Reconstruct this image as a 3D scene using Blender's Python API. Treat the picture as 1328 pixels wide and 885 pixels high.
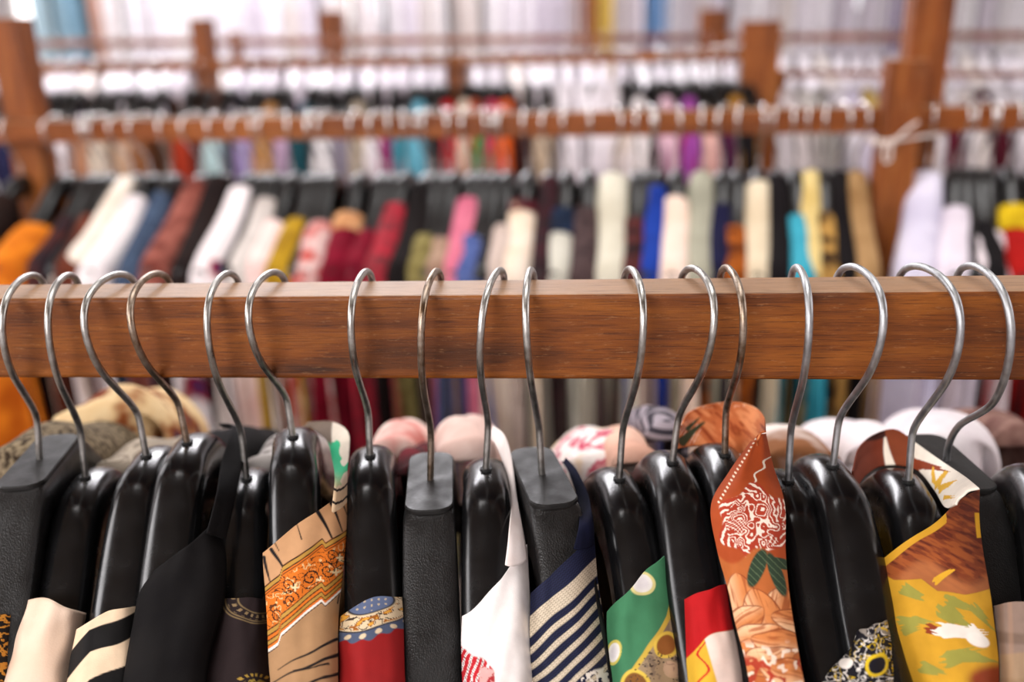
import bpy, math, random
import numpy as np
from mathutils import Vector, Matrix

rng = random.Random(7)
scene = bpy.context.scene
for o in list(bpy.data.objects):
    bpy.data.objects.remove(o, do_unlink=True)

# ------------------------------------------------------------------ camera
FPX, PITCH, ROLL = 1240.0, math.radians(17.3), math.radians(1.5)
fw = np.array([0, math.cos(PITCH), -math.sin(PITCH)])
u0 = np.array([0, math.sin(PITCH), math.cos(PITCH)])
r0 = np.array([1.0, 0, 0])
rt = math.cos(ROLL) * r0 - math.sin(ROLL) * u0
up = math.cos(ROLL) * u0 + math.sin(ROLL) * r0
cam_d = bpy.data.cameras.new('camera')
cam = bpy.data.objects.new('camera', cam_d)
scene.collection.objects.link(cam)
cam.matrix_world = Matrix([[rt[0], up[0], -fw[0], 0], [rt[1], up[1], -fw[1], 0],
                           [rt[2], up[2], -fw[2], 0], [0, 0, 0, 1]])
cam_d.sensor_width = 36.0
cam_d.lens = 36.0 * FPX / 1328.0
cam_d.clip_start = 0.02
cam_d.dof.use_dof = True
cam_d.dof.focus_distance = 0.468
cam_d.dof.aperture_fstop = 3.7
scene.camera = cam

# ------------------------------------------------------------------ light
world = bpy.data.worlds.new('daylight')
scene.world = world
world.use_nodes = True
bg = world.node_tree.nodes['Background']
bg.inputs[0].default_value = (1.0, 0.97, 0.985, 1)
bg.inputs[1].default_value = 3.0

def area(name, loc, target, sx, sy, power, col=(1, 1, 1)):
    d = bpy.data.lights.new(name, 'AREA')
    d.shape = 'RECTANGLE'; d.size = sx; d.size_y = sy; d.energy = power; d.color = col
    o = bpy.data.objects.new(name, d)
    scene.collection.objects.link(o)
    o.location = loc
    o.rotation_euler = (Vector(target) - Vector(loc)).to_track_quat('-Z', 'Y').to_euler()
    return o
area('shop_window_light', (-1.5, -2.0, 1.0), (0, 0.6, -0.2), 1.5, 1.2, 66, (1.0, 0.965, 0.94))
area('side_window_light', (-3.45, 0.7, 1.0), (0, 0.7, -0.2), 2.0, 1.3, 48, (1.0, 0.97, 0.97))
area('right_window_light', (3.6, 0.6, 1.1), (0, 0.8, -0.2), 1.4, 1.2, 26, (1.0, 0.97, 0.97))
area('back_fill_light', (-0.9, 4.6, 1.93), (-0.7, 3.9, -0.3), 2.4, 1.0, 215, (0.985, 0.96, 1.0))  # added fill that brightens the rear racks; the ceiling has no fixture here
area('middle_fill_light', (0.3, 1.15, 1.93), (0.25, 1.3, -0.3), 2.2, 0.45, 42, (1.0, 0.98, 0.97))  # added overhead fill for the clothes on the second rack, without a fixture

scene.view_settings.view_transform = 'Standard'
scene.view_settings.look = 'None'
scene.view_settings.gamma = 1.0
scene.view_settings.use_curve_mapping = False
scene.view_settings.exposure = 0.0

# ------------------------------------------------------------------ helpers
def ray(u, v):
    return fw + (u - 664.0) / FPX * rt - (v - 442.5) / FPX * up
def PY(u, v, y):                      # point seen at photo position (u, v) standing at distance y
    d = ray(u, v); return d * (y / d[1])
def PD(u, v, depth):
    return ray(u, v) * depth
def proj(p):
    d = p @ fw
    return 664 + FPX * (p @ rt) / d, 442.5 - FPX * (p @ up) / d

def lin(c):
    if isinstance(c, str):
        c = [int(c[i:i + 2], 16) for i in (0, 2, 4)]
    return tuple(((x / 255) / 12.92 if x / 255 <= 0.04045 else ((x / 255 + 0.055) / 1.055) ** 2.4) for x in c)

def link(o, parent=None):
    scene.collection.objects.link(o)
    if parent is not None: o.parent = parent
    return o
def mesh_obj(name, verts, faces, mat, parent=None, smooth=True):
    me = bpy.data.meshes.new(name)
    me.from_pydata([tuple(map(float, v)) for v in verts], [], faces)
    me.update()
    if smooth: me.polygons.foreach_set('use_smooth', [True] * len(me.polygons))
    o = bpy.data.objects.new(name, me)
    if mat: me.materials.append(mat)
    return link(o, parent)
def empty(name, loc=(0, 0, 0), rz=0.0):
    o = bpy.data.objects.new(name, None)
    o.empty_display_size = 0.05
    o.location = loc; o.rotation_euler = (0, 0, rz)
    return link(o)
def tag(o, label, cat, group=None):
    o['label'] = label; o['category'] = cat
    if group: o['group'] = group
    return o

def grid_faces(nr, nc, off=0, closed=False):
    f = []
    for i in range(nr - 1):
        for j in range(nc - (0 if closed else 1)):
            a = off + i * nc + j; b = off + i * nc + (j + 1) % nc
            f.append((a, b, b + nc, a + nc))
    return f

def tube_data(pts, rad, n=10, cap=True):
    pts = [np.array(p, float) for p in pts]
    V, prev = [], None
    for i, p in enumerate(pts):
        t = pts[min(i + 1, len(pts) - 1)] - pts[max(i - 1, 0)]
        t /= np.linalg.norm(t)
        if prev is None:
            h = np.array([1.0, 0, 0]) if abs(t[0]) < .8 else np.array([0, 1.0, 0])
            a = np.cross(t, h)
        else:
            a = prev - t * (prev @ t)
        a /= np.linalg.norm(a); prev = a
        b = np.cross(t, a)
        r = rad[i] if hasattr(rad, '__len__') else rad
        for k in range(n):
            w = 2 * math.pi * k / n
            V.append(p + r * (math.cos(w) * a + math.sin(w) * b))
    Fc = grid_faces(len(pts), n, 0, True)
    if cap:
        Fc.append(tuple(range(n))[::-1]); Fc.append(tuple(range(len(V) - n, len(V))))
    return V, Fc

def catmull(ctrl, n):                 # resample axis 0 to n samples with a Catmull-Rom spline
    c = np.asarray(ctrl, float); m = len(c)
    t = np.linspace(0, m - 1, n); i = np.clip(t.astype(int), 0, m - 2); w = t - i
    w = w.reshape((-1,) + (1,) * (c.ndim - 1))
    p1, p2 = c[i], c[i + 1]
    p0 = np.where((i > 0).reshape(w.shape), c[np.maximum(i - 1, 0)], 2 * p1 - p2)
    p3 = np.where((i < m - 2).reshape(w.shape), c[np.minimum(i + 2, m - 1)], 2 * p2 - p1)
    return 0.5 * (2 * p1 + (p2 - p0) * w + (2 * p0 - 5 * p1 + 4 * p2 - p3) * w ** 2 + (3 * p1 - p0 - 3 * p2 + p3) * w ** 3)

def box_data(x0, x1, y0, y1, z0, z1):
    v = [(x, y, z) for z in (z0, z1) for y in (y0, y1) for x in (x0, x1)]
    return v, [(0, 2, 3, 1), (4, 5, 7, 6), (0, 1, 5, 4), (2, 6, 7, 3), (0, 4, 6, 2), (1, 3, 7, 5)]
def add_bevel(o, w, seg=2):
    b = o.modifiers.new('bevel', 'BEVEL'); b.width = w; b.segments = seg; b.limit_method = 'ANGLE'
    return o

# value noise for prints
def vnoise(x, y, seed=0):
    xi = np.floor(x).astype(int); yi = np.floor(y).astype(int); fx = x - xi; fy = y - yi
    def h(a, b):
        n = (a * 374761393 + b * 668265263 + seed * 974634777) & 0xffffffff
        n = ((n ^ (n >> 13)) * 1274126177) & 0xffffffff
        return ((n ^ (n >> 16)) & 0xffff) / 65535.0
    sx = fx * fx * (3 - 2 * fx); sy = fy * fy * (3 - 2 * fy)
    return (h(xi, yi) * (1 - sx) + h(xi + 1, yi) * sx) * (1 - sy) + (h(xi, yi + 1) * (1 - sx) + h(xi + 1, yi + 1) * sx) * sy
def fbm(x, y, seed=0, o=3):
    s = 0; a = .5
    for i in range(o):
        s = s + a * vnoise(x * 2 ** i, y * 2 ** i, seed + i); a *= .5
    return s / (1 - .5 ** o)
def smooth(e0, e1, x):
    t = np.clip((x - e0) / (e1 - e0), 0, 1); return t * t * (3 - 2 * t)

# ------------------------------------------------------------------ materials
def nt(name):
    m = bpy.data.materials.new(name); m.use_nodes = True
    t = m.node_tree; b = t.nodes['Principled BSDF']
    return m, t, b
def N(t, kind, **kw):
    n = t.nodes.new(kind)
    for k, v in kw.items():
        if k in n.inputs: n.inputs[k].default_value = v
        else: setattr(n, k, v)
    return n
def ramp(t, stops):
    r = t.nodes.new('ShaderNodeValToRGB'); e = r.color_ramp.elements
    while len(e) < len(stops): e.new(0.5)
    for el, (p, c) in zip(e, stops):
        el.position = p; el.color = (*c, 1) if len(c) == 3 else c
    return r

def wood_mat(name, dark, mid, light, scale=1.0, rough=.42, top_tan=.7):
    m, t, b = nt(name)
    tc = N(t, 'ShaderNodeTexCoord')
    mp = N(t, 'ShaderNodeMapping'); mp.inputs['Scale'].default_value = (6 * scale, 60 * scale, 60 * scale)
    t.links.new(tc.outputs['Object'], mp.inputs[0])
    n1 = N(t, 'ShaderNodeTexNoise', Scale=1.2, Detail=7.0, Roughness=.62, Distortion=.6)
    t.links.new(mp.outputs[0], n1.inputs['Vector'])
    r1 = ramp(t, [(.25, dark), (.5, mid), (.78, light)])
    t.links.new(n1.outputs[0], r1.inputs[0])
    mp2 = N(t, 'ShaderNodeMapping'); mp2.inputs['Scale'].default_value = (24 * scale, 900 * scale, 900 * scale)
    t.links.new(tc.outputs['Object'], mp2.inputs[0])
    n2 = N(t, 'ShaderNodeTexNoise', Scale=1.5, Detail=4.0, Roughness=.7)
    t.links.new(mp2.outputs[0], n2.inputs['Vector'])
    r2 = ramp(t, [(.34, (.22, .17, .14)), (.5, (1, 1, 1))])
    t.links.new(n2.outputs[0], r2.inputs[0])
    mx = N(t, 'ShaderNodeMix', data_type='RGBA', blend_type='MULTIPLY'); mx.inputs[0].default_value = .8
    t.links.new(r1.outputs[0], mx.inputs[6]); t.links.new(r2.outputs[0], mx.inputs[7])
    # broad darker patches
    n4 = N(t, 'ShaderNodeTexNoise', Scale=9.0 * scale, Detail=2.0)
    t.links.new(tc.outputs['Object'], n4.inputs['Vector'])
    r4 = ramp(t, [(.35, (.62, .55, .5)), (.6, (1.05, 1.02, 1))])
    t.links.new(n4.outputs[0], r4.inputs[0])
    mx4 = N(t, 'ShaderNodeMix', data_type='RGBA', blend_type='MULTIPLY'); mx4.inputs[0].default_value = .8
    t.links.new(mx.outputs[2], mx4.inputs[6]); t.links.new(r4.outputs[0], mx4.inputs[7])
    # pale scuffs
    mp3 = N(t, 'ShaderNodeMapping'); mp3.inputs['Scale'].default_value = (90 * scale, 600 * scale, 520 * scale)
    mp3.inputs['Rotation'].default_value = (0, .25, 0)
    t.links.new(tc.outputs['Object'], mp3.inputs[0])
    n3 = N(t, 'ShaderNodeTexNoise', Scale=1.0, Detail=3.0, Roughness=.8)
    t.links.new(mp3.outputs[0], n3.inputs['Vector'])
    r3 = ramp(t, [(.59, (0, 0, 0)), (.74, (.34, .34, .34))])
    t.links.new(n3.outputs[0], r3.inputs[0])
    mx3 = N(t, 'ShaderNodeMix', data_type='RGBA'); mx3.inputs[7].default_value = (*lin('C99A6A'), 1)
    t.links.new(r3.outputs[0], mx3.inputs[0]); t.links.new(mx4.outputs[2], mx3.inputs[6])
    # faces that point up are mixed towards a pale tan
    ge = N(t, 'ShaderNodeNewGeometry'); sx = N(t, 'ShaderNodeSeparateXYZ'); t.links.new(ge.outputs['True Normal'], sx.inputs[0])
    mr = N(t, 'ShaderNodeMapRange'); mr.inputs[1].default_value = .8; mr.inputs[2].default_value = .98; mr.inputs[4].default_value = top_tan
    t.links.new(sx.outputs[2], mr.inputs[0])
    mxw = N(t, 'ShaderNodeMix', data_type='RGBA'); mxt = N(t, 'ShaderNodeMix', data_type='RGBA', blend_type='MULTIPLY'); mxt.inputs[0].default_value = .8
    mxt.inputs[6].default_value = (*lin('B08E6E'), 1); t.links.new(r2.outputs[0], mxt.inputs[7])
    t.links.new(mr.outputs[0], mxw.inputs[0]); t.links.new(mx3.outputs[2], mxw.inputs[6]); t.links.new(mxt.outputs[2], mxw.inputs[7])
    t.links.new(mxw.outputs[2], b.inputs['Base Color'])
    b.inputs['Roughness'].default_value = rough; b.inputs['Specular IOR Level'].default_value = .3
    bp = N(t, 'ShaderNodeBump', Strength=.35, Distance=.0006)
    t.links.new(n2.outputs[0], bp.inputs['Height']); t.links.new(bp.outputs[0], b.inputs['Normal'])
    return m
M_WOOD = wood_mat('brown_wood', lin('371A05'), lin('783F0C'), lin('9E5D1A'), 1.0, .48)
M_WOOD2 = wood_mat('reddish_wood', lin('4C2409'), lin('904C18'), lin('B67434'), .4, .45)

def plastic_mat(name, col, rough, bump=0, bscale=900.):
    m, t, b = nt(name)
    tc = N(t, 'ShaderNodeTexCoord')
    n = N(t, 'ShaderNodeTexNoise', Scale=60.0, Detail=4.0, Roughness=.6)
    t.links.new(tc.outputs['Object'], n.inputs['Vector'])
    r = ramp(t, [(.3, (rough * .8,) * 3), (.7, (min(1, rough * 1.35),) * 3)])
    t.links.new(n.outputs[0], r.inputs[0]); t.links.new(r.outputs[0], b.inputs['Roughness'])
    c = ramp(t, [(.35, col), (.8, tuple(x * 1.5 for x in col))])
    t.links.new(n.outputs[0], c.inputs[0]); t.links.new(c.outputs[0], b.inputs['Base Color'])
    if bump:
        v = N(t, 'ShaderNodeTexVoronoi', Scale=bscale)
        mp = N(t, 'ShaderNodeMapping'); mp.inputs['Scale'].default_value = (1, .7, .7)
        t.links.new(tc.outputs['Object'], mp.inputs[0]); t.links.new(mp.outputs[0], v.inputs['Vector'])
        bp = N(t, 'ShaderNodeBump', Strength=bump, Distance=.0004)
        t.links.new(v.outputs['Distance'], bp.inputs['Height']); t.links.new(bp.outputs[0], b.inputs['Normal'])
    return m
M_PLASTIC = plastic_mat('black_glossy_plastic', (.0045, .0045, .005), .22)
M_LEATHER = plastic_mat('black_grained_plastic', (.006, .0055, .0055), .40, .42, 1400.)
M_PLATE = plastic_mat('charcoal_plate', (.009, .0085, .008), .46, .12, 500.)
M_PLATE.node_tree.nodes['Principled BSDF'].inputs['Specular IOR Level'].default_value = .3
M_FARP = plastic_mat('black_satin_plastic', (.006, .0056, .0056), .30)
M_HOLE = plastic_mat('black_socket', (.004, .004, .004), .6)

def metal_mat(name, c1, c2, rough=.3, rust=.0):
    m, t, b = nt(name)
    tc = N(t, 'ShaderNodeTexCoord')
    n = N(t, 'ShaderNodeTexNoise', Scale=150.0, Detail=5.0, Roughness=.7)
    t.links.new(tc.outputs['Object'], n.inputs['Vector'])
    r = ramp(t, [(.35, c1), (.65, c2)])
    t.links.new(n.outputs[0], r.inputs[0]); t.links.new(r.outputs[0], b.inputs['Base Color'])
    rr = ramp(t, [(.3, (rough * .75,) * 3), (.7, (rough * 1.4,) * 3)])
    t.links.new(n.outputs[0], rr.inputs[0]); t.links.new(rr.outputs[0], b.inputs['Roughness'])
    b.inputs['Metallic'].default_value = 1.0
    return m
M_STEEL = metal_mat('worn_steel', (.30, .285, .26), (.50, .485, .46), .36)
M_CHROME = metal_mat('bright_steel', (.62, .61, .60), (.82, .81, .80), .2)
M_STEEL2 = metal_mat('matt_zinc', (.34, .345, .355), (.47, .475, .485), .44)
M_RUST = metal_mat('tarnished_steel', (.20, .13, .08), (.40, .33, .27), .38)

def fabric(name, col, col2=None, scale=40., rough=.85, weave=900., kind='noise', stops=None):
    m, t, b = nt(name)
    tc = N(t, 'ShaderNodeTexCoord')
    col2 = col2 or tuple(x * .82 for x in col)
    if kind == 'noise':
        n = N(t, 'ShaderNodeTexNoise', Scale=scale, Detail=3.0)
        r = ramp(t, [(.38, col2), (.62, col)]) if stops is None else ramp(t, stops)
    elif kind == 'voronoi':
        n = N(t, 'ShaderNodeTexVoronoi', Scale=scale)
        r = ramp(t, stops or [(.2, col2), (.45, col)])
    elif kind == 'stripe':
        n = N(t, 'ShaderNodeTexWave', Scale=scale, Distortion=.6, bands_direction='Z')
        r = ramp(t, stops or [(.45, col), (.55, col2)])
    t.links.new(tc.outputs['Object'], n.inputs['Vector'])
    t.links.new(n.outputs[0], r.inputs[0]); t.links.new(r.outputs[0], b.inputs['Base Color'])
    b.inputs['Roughness'].default_value = rough
    b.inputs['Specular IOR Level'].default_value = .1
    w = N(t, 'ShaderNodeTexNoise', Scale=weave, Detail=1.0)
    t.links.new(tc.outputs['Object'], w.inputs['Vector'])
    bp = N(t, 'ShaderNodeBump', Strength=.25, Distance=.0004)
    t.links.new(w.outputs[0], bp.inputs['Height']); t.links.new(bp.outputs[0], b.inputs['Normal'])
    return m
_fab = {}
def fab(hexa, hex2=None, **kw):
    k = (hexa, hex2, tuple(sorted((a, str(c)) for a, c in kw.items())))
    if k not in _fab:
        _fab[k] = fabric('fabric_' + hexa.lower(), lin(hexa), lin(hex2) if hex2 else None, **kw)
    return _fab[k]
def print_mat():
    m, t, b = nt('printed_fabric')
    a = N(t, 'ShaderNodeAttribute', attribute_name='print')
    tc = N(t, 'ShaderNodeTexCoord')
    n = N(t, 'ShaderNodeTexNoise', Scale=120.0, Detail=3.0)
    t.links.new(tc.outputs['Object'], n.inputs['Vector'])
    r = ramp(t, [(.3, (.86, .86, .86)), (.7, (1, 1, 1))]); t.links.new(n.outputs[0], r.inputs[0])
    mx = N(t, 'ShaderNodeMix', data_type='RGBA', blend_type='MULTIPLY'); mx.inputs[0].default_value = 1
    t.links.new(a.outputs['Color'], mx.inputs[6]); t.links.new(r.outputs[0], mx.inputs[7])
    t.links.new(mx.outputs[2], b.inputs['Base Color'])
    b.inputs['Roughness'].default_value = .75; b.inputs['Specular IOR Level'].default_value = .18
    w = N(t, 'ShaderNodeTexNoise', Scale=1500.0, Detail=1.0)
    t.links.new(tc.outputs['Object'], w.inputs['Vector'])
    bp = N(t, 'ShaderNodeBump', Strength=.2, Distance=.0003)
    t.links.new(w.outputs[0], bp.inputs['Height']); t.links.new(bp.outputs[0], b.inputs['Normal'])
    return m
M_PRINT = print_mat()

# ------------------------------------------------------------------ the room
FLOOR = -1.38
m, t, b = nt('concrete_floor')
n = N(t, 'ShaderNodeTexNoise', Scale=3.0, Detail=6.0)
r = ramp(t, [(.3, lin('6E6258')), (.7, lin('8D8074'))]); t.links.new(n.outputs[0], r.inputs[0])
t.links.new(r.outputs[0], b.inputs['Base Color']); b.inputs['Roughness'].default_value = .7
M_FLOOR = m
M_WALL = fabric('white_plaster', lin('F0ECEE'), lin('E2DCDE'), 2.0, .9, 60.)
fl = mesh_obj('floor', *box_data(-6, 6, -2, 9, FLOOR - .1, FLOOR), M_FLOOR, smooth=False); fl['kind'] = 'structure'
YW = 7.2
ZS = .12
wb = empty('wall_back', (0, YW, FLOOR)); wb['kind'] = 'structure'
WX = [(-3.55, -3.05), (-2.9, -1.75), (-1.45, -.45), (2.4, 3.6)]
def wall_piece(x0, x1, z0, z1):
    mesh_obj('wall_panel', *box_data(x0, x1, 0, .15, z0 - FLOOR, z1 - FLOOR), M_WALL, wb, False)
wall_piece(-6, 6, FLOOR, ZS); wall_piece(-6, 6, 1.7, 2.6)
edges = [-6.0] + [e for w in WX for e in w] + [6]
for i in range(0, len(edges), 2): wall_piece(edges[i], edges[i + 1], ZS, 1.7)
M_FRAME = fabric('white_paint', lin('EDE9E6'), lin('DDD8D4'), 5., .5, 50.)
for i, (a, c) in enumerate(WX):
    w = empty('window_%d' % (i + 1), (0, YW, ZS)); w['kind'] = 'structure'
    for x0, x1, z0, z1 in ((a, c, 0, .06), (a, c, 1.32, 1.38), (a, a + .06, .06, 1.32), (c - .06, c, .06, 1.32), ((a + c) / 2 - .025, (a + c) / 2 + .025, .06, 1.32)):
        mesh_obj('window_frame', *box_data(x0, x1, .03, .09, z0, z1), M_FRAME, w, False)

M_CEIL = fabric('wooden_ceiling', lin('6E5A48'), lin('5A4838'), 2.0, .9, 60.)
ce = mesh_obj('ceiling', *box_data(-3.75, 3.95, -2.3, YW + .15, 2.0, 2.1), M_CEIL, smooth=False); ce['kind'] = 'structure'
def side_wall(name, x0, x1, opens):
    w = empty(name, (x0, 0, FLOOR)); w['kind'] = 'structure'
    def pc(y0, y1, z0, z1): mesh_obj('wall_panel', *box_data(0, x1 - x0, y0, y1, z0 - FLOOR, z1 - FLOOR), M_WALL, w, False)
    pc(-2.3, YW, FLOOR, .2); pc(-2.3, YW, 1.75, 2.0)
    e = [-2.3] + [q for o in opens for q in o] + [YW]
    for i in range(0, len(e), 2): pc(e[i], e[i + 1], .2, 1.75)
side_wall('wall_left', -3.75, -3.6, [(-.4, 1.8), (2.4, 4.2), (4.8, 6.6)])
side_wall('wall_right', 3.8, 3.95, [(-.2, 1.4), (4.6, 6.4)])
wf = empty('wall_front', (0, -2.3, FLOOR)); wf['kind'] = 'structure'
for x0, x1, z0, z1 in ((-3.6, 3.8, FLOOR, .25), (-3.6, 3.8, 1.75, 2.0), (-3.6, -2.5, .25, 1.75), (-.5, 3.8, .25, 1.75)):
    mesh_obj('wall_panel', *box_data(x0, x1, 0, .12, z0 - FLOOR, z1 - FLOOR), M_WALL, wf, False)

# ------------------------------------------------------------------ racks
class Rack: pass
def make_rack(A, B, h, d, mat, label, ext=(.4, .4), posts=(), post_w=.05, name='clothes_rack'):
    """A, B: points on the rail's top front edge; posts: (distance along, top z, width, y offset)"""
    A = np.array(A, float); B = np.array(B, float)
    R = Rack(); dirv = (B - A) / np.linalg.norm(B - A)
    R.A = A - dirv * ext[0]; R.B = B + dirv * ext[1]; R.dir = dirv
    R.back = np.array([-dirv[1], dirv[0], 0]); R.back /= np.linalg.norm(R.back)
    R.h, R.d = h, d
    root = empty(name, (R.A[0], R.A[1], FLOOR)); R.root = root
    L = np.linalg.norm(R.B - R.A)
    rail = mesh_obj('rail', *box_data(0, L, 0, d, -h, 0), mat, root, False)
    X = Vector(dirv); Y = Vector(R.back); Z = X.cross(Y)
    rail.matrix_local = Matrix(((X[0], Y[0], Z[0], 0), (X[1], Y[1], Z[1], 0), (X[2], Y[2], Z[2], R.A[2] - FLOOR), (0, 0, 0, 1)))
    add_bevel(rail, .0022, 3)
    tag(root, label, 'clothes rack')
    R.L = L
    return R
def rack_post(R, x_px, depth_off, top_z, w, dep, mat, lean=0.0, name='post'):
    """a post of rack R at the rail position that projects to x_px; local wood grain runs along its length"""
    p = rail_at(R, x_px) + R.back * depth_off
    L = top_z - FLOOR
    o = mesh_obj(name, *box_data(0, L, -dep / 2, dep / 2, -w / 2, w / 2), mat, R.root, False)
    rz = math.atan2(R.dir[1], R.dir[0])
    X = Vector((math.sin(lean), 0, math.cos(lean)))
    Zl = Vector((math.cos(lean) * math.cos(rz), math.sin(rz), -math.sin(lean))).normalized()
    Yl = Zl.cross(X).normalized(); Zl = X.cross(Yl)
    q = Vector((p[0] - R.A[0], p[1] - R.A[1], 0)) + Vector((-math.tan(lean) * (R.A[2] - FLOOR), 0, 0))
    o.matrix_local = Matrix(((X[0], Yl[0], Zl[0], q[0]), (X[1], Yl[1], Zl[1], q[1]), (X[2], Yl[2], Zl[2], 0), (0, 0, 0, 1)))
    add_bevel(o, .003)
    return o
def rail_at(R, x_px):
    """point on the middle of the rail's top seen at picture column x_px"""
    lo, hi = 0.0, R.L
    off = R.back * R.d / 2
    for _ in range(50):
        mid = (lo + hi) / 2
        if proj(R.A + R.dir * mid + off)[0] < x_px: lo = mid
        else: hi = mid
    return R.A + R.dir * lo + off

R1 = make_rack(PD(0, 388, .509), PD(1328, 378, .449), .0448, .034, M_WOOD, 'sharp brown wooden clothes rail in front carrying steel-hooked black hangers', (.5, .5))
for xs in (.03, R1.L - .03):
    p = R1.dir * xs + R1.back * .06
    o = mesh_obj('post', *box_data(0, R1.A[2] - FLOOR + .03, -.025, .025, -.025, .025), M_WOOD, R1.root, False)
    o.matrix_local = Matrix(((0, 0, 1, p[0]), (0, 1, 0, p[1]), (1, 0, 0, 0), (0, 0, 0, 1))); add_bevel(o, .002)
R2 = make_rack(PD(60, 157, 1.62), PD(1125, 140, 1.44), .037, .034, M_WOOD2, 'brown wooden clothes rack with thick posts right behind the front rail', (.12, .75))
R3 = make_rack(PD(40, 83, 3.0), PD(960, 63, 2.7), .032, .034, M_WOOD2, 'brown wooden clothes rack with a mix of dark hangers behind the second rack', (.5, .08))
R4 = make_rack(PD(400, 49, 4.1), PD(1300, 41, 3.8), .03, .034, M_WOOD2, 'thin wooden clothes rack with white clothes far behind', (1.6, 1.2))
R6 = make_rack(PD(1010, 91, 3.0), PD(1320, 92, 2.9), .022, .03, M_WOOD2, 'short wooden clothes rack of pale clothes behind the tied post', (0.05, .8))
A5 = np.array([-3.2, 5.75, .72]); B5 = np.array([3.6, 5.1, .72])
R5 = make_rack(A5, B5, .035, .035, M_WOOD2, 'tall wooden rack of long white robes along the back', (0, 0))

# posts
rack_post(R2, 22, .03, PY(10, 22, 1.66)[2], .058, .05, M_WOOD2, -.01)
rack_post(R2, 1162, -.025, PY(1160, 78, 1.43)[2], .056, .045, M_WOOD2, .03)
rack_post(R2, 1200, .045, .30, .060, .055, M_WOOD2, .03)
rack_post(R3, 262, .03, PY(262, 22, 2.9)[2], .062, .05, M_WOOD2)
rack_post(R3, 590, .035, -.03, .058, .05, M_WOOD2)
rack_post(R3, 985, -.01, PY(985, 26, 2.7)[2], .105, .06, M_WOOD2)
rack_post(R4, 303, .03, PY(303, 40, 4.1)[2], .045, .05, M_WOOD2)
rack_post(R4, 430, .03, PY(430, 12, 4.1)[2], .10, .06, M_WOOD2)
rack_post(R4, 925, .03, PY(925, 10, 3.9)[2], .11, .06, M_WOOD2)
rack_post(R4, 1500, .03, .25, .06, .06, M_WOOD2)
rack_post(R6, 1012, .03, -.1, .05, .05, M_WOOD2)
rack_post(R6, 1500, .03, .1, .05, .05, M_WOOD2)
rack_post(R5, 60, .03, .8, .06, .06, M_WOOD2)
rack_post(R5, 1290, .03, .8, .06, .06, M_WOOD2)

# ------------------------------------------------------------------ hangers
AR = np.array([0, .008, .016, .026, .036, .048, .06, .08, .1, .13, .16, .19, .212])
ZR = np.array([0, -.0002, -.0011, -.0042, -.0104, -.0198, -.0300, -.0470, -.0605, -.0780, -.0920, -.1060, -.1180])
ZF = np.array([0, 0, 0, 0, -.0006, -.0110, -.0230, -.0420, -.0590, -.0780, -.0930, -.1080, -.1200])
WR = np.array([.0126, .0129, .0132, .0135, .0136, .0139, .0141, .0144, .0148, .0158, .0175, .0195, .0200])
HR = np.interp(AR, [0, .06, .212], [.034, .030, .020])
def ridge(a, flat=False):
    return np.interp(abs(a), AR, ZF if flat else ZR)
def hanger_mesh(name, flat, wide=1.0, fine=True):
    st = []
    A = np.linspace(0, .212, 44 if fine else 14) if not fine else np.concatenate([np.linspace(0, .1, 34), np.linspace(.105, .212, 14)])
    A = np.concatenate([-A[::-1], A[1:]])
    cz = catmull(np.stack([AR, ZF if flat else ZR, WR, HR], 1), 200)
    V = []
    n = 15 if fine else 7
    for a in A:
        z = np.interp(abs(a), cz[:, 0], cz[:, 1]); w = np.interp(abs(a), cz[:, 0], cz[:, 2]) * wide; h = np.interp(abs(a), cz[:, 0], cz[:, 3])
        end = 1 - smooth(.200, .214, abs(a)) * .55
        w *= end; h *= end
        hc = .0125 if not flat else .0075
        e = 2 / (2.2 if not flat else 3.6)
        for k in range(n):
            ph = math.pi * k / (n - 1)
            c, s = math.cos(ph), math.sin(ph)
            V.append((w * math.copysign(abs(c) ** e, c), -a, z - hc + hc * abs(s) ** e))
        V.append((-w * .96, -a, z - h)); V.append((w * .96, -a, z - h))
    nc = n + 2
    Fc = [f[::-1] for f in grid_faces(len(A), nc, 0, True)]
    Fc.append(tuple(range(nc))); Fc.append(tuple(range(len(V) - nc, len(V)))[::-1])
    me = bpy.data.meshes.new(name); me.from_pydata(V, [], Fc); me.update()
    me.polygons.foreach_set('use_smooth', [True] * len(me.polygons))
    return me
ME_ROUND = hanger_mesh('body', False); ME_ROUND.materials.append(M_PLASTIC)
ME_FLAT = hanger_mesh('body', True); ME_FLAT.materials.append(M_LEATHER)
ME_FAR = hanger_mesh('body', False, 1.0, False); ME_FAR.materials.append(M_FARP)

def plate_mesh():
    pts = []
    L, w, r = .037, .0128, .009
    for cx, cy, a0 in ((w - r, -L + r, -90), (w - r, L - r, 0), (-w + r, L - r, 90), (-w + r, -L + r, 180)):
        for k in range(7):
            a = math.radians(a0 + 15 * k); pts.append((cx + r * math.cos(a), cy + r * math.sin(a)))
    n = len(pts); V = []
    for sc, z in ((1, -.001), (1, .0007), (.955, .0015)):
        V += [(x * sc if abs(x) > 0 else 0, y * (1 - (1 - sc) * .35), z) for x, y in pts]
    V.append((0, 0, .0015))
    Fc = grid_faces(3, n, 0, True) + [(2 * n + k, 2 * n + (k + 1) % n, 3 * n) for k in range(n)]
    me = bpy.data.meshes.new('top_plate'); me.from_pydata(V, [], Fc); me.update(); me.materials.append(M_PLATE)
    me.polygons.foreach_set('use_smooth', [False] * len(me.polygons))
    return me
ME_PLATE = plate_mesh()
def socket_mesh():
    V, Fc = tube_data([(0, 0, -.004), (0, 0, .0012)], .0033, 12)
    me = bpy.data.meshes.new('socket'); me.from_pydata([tuple(v) for v in V], [], Fc); me.update(); me.materials.append(M_HOLE); return me
ME_SOCKET = socket_mesh()

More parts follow.
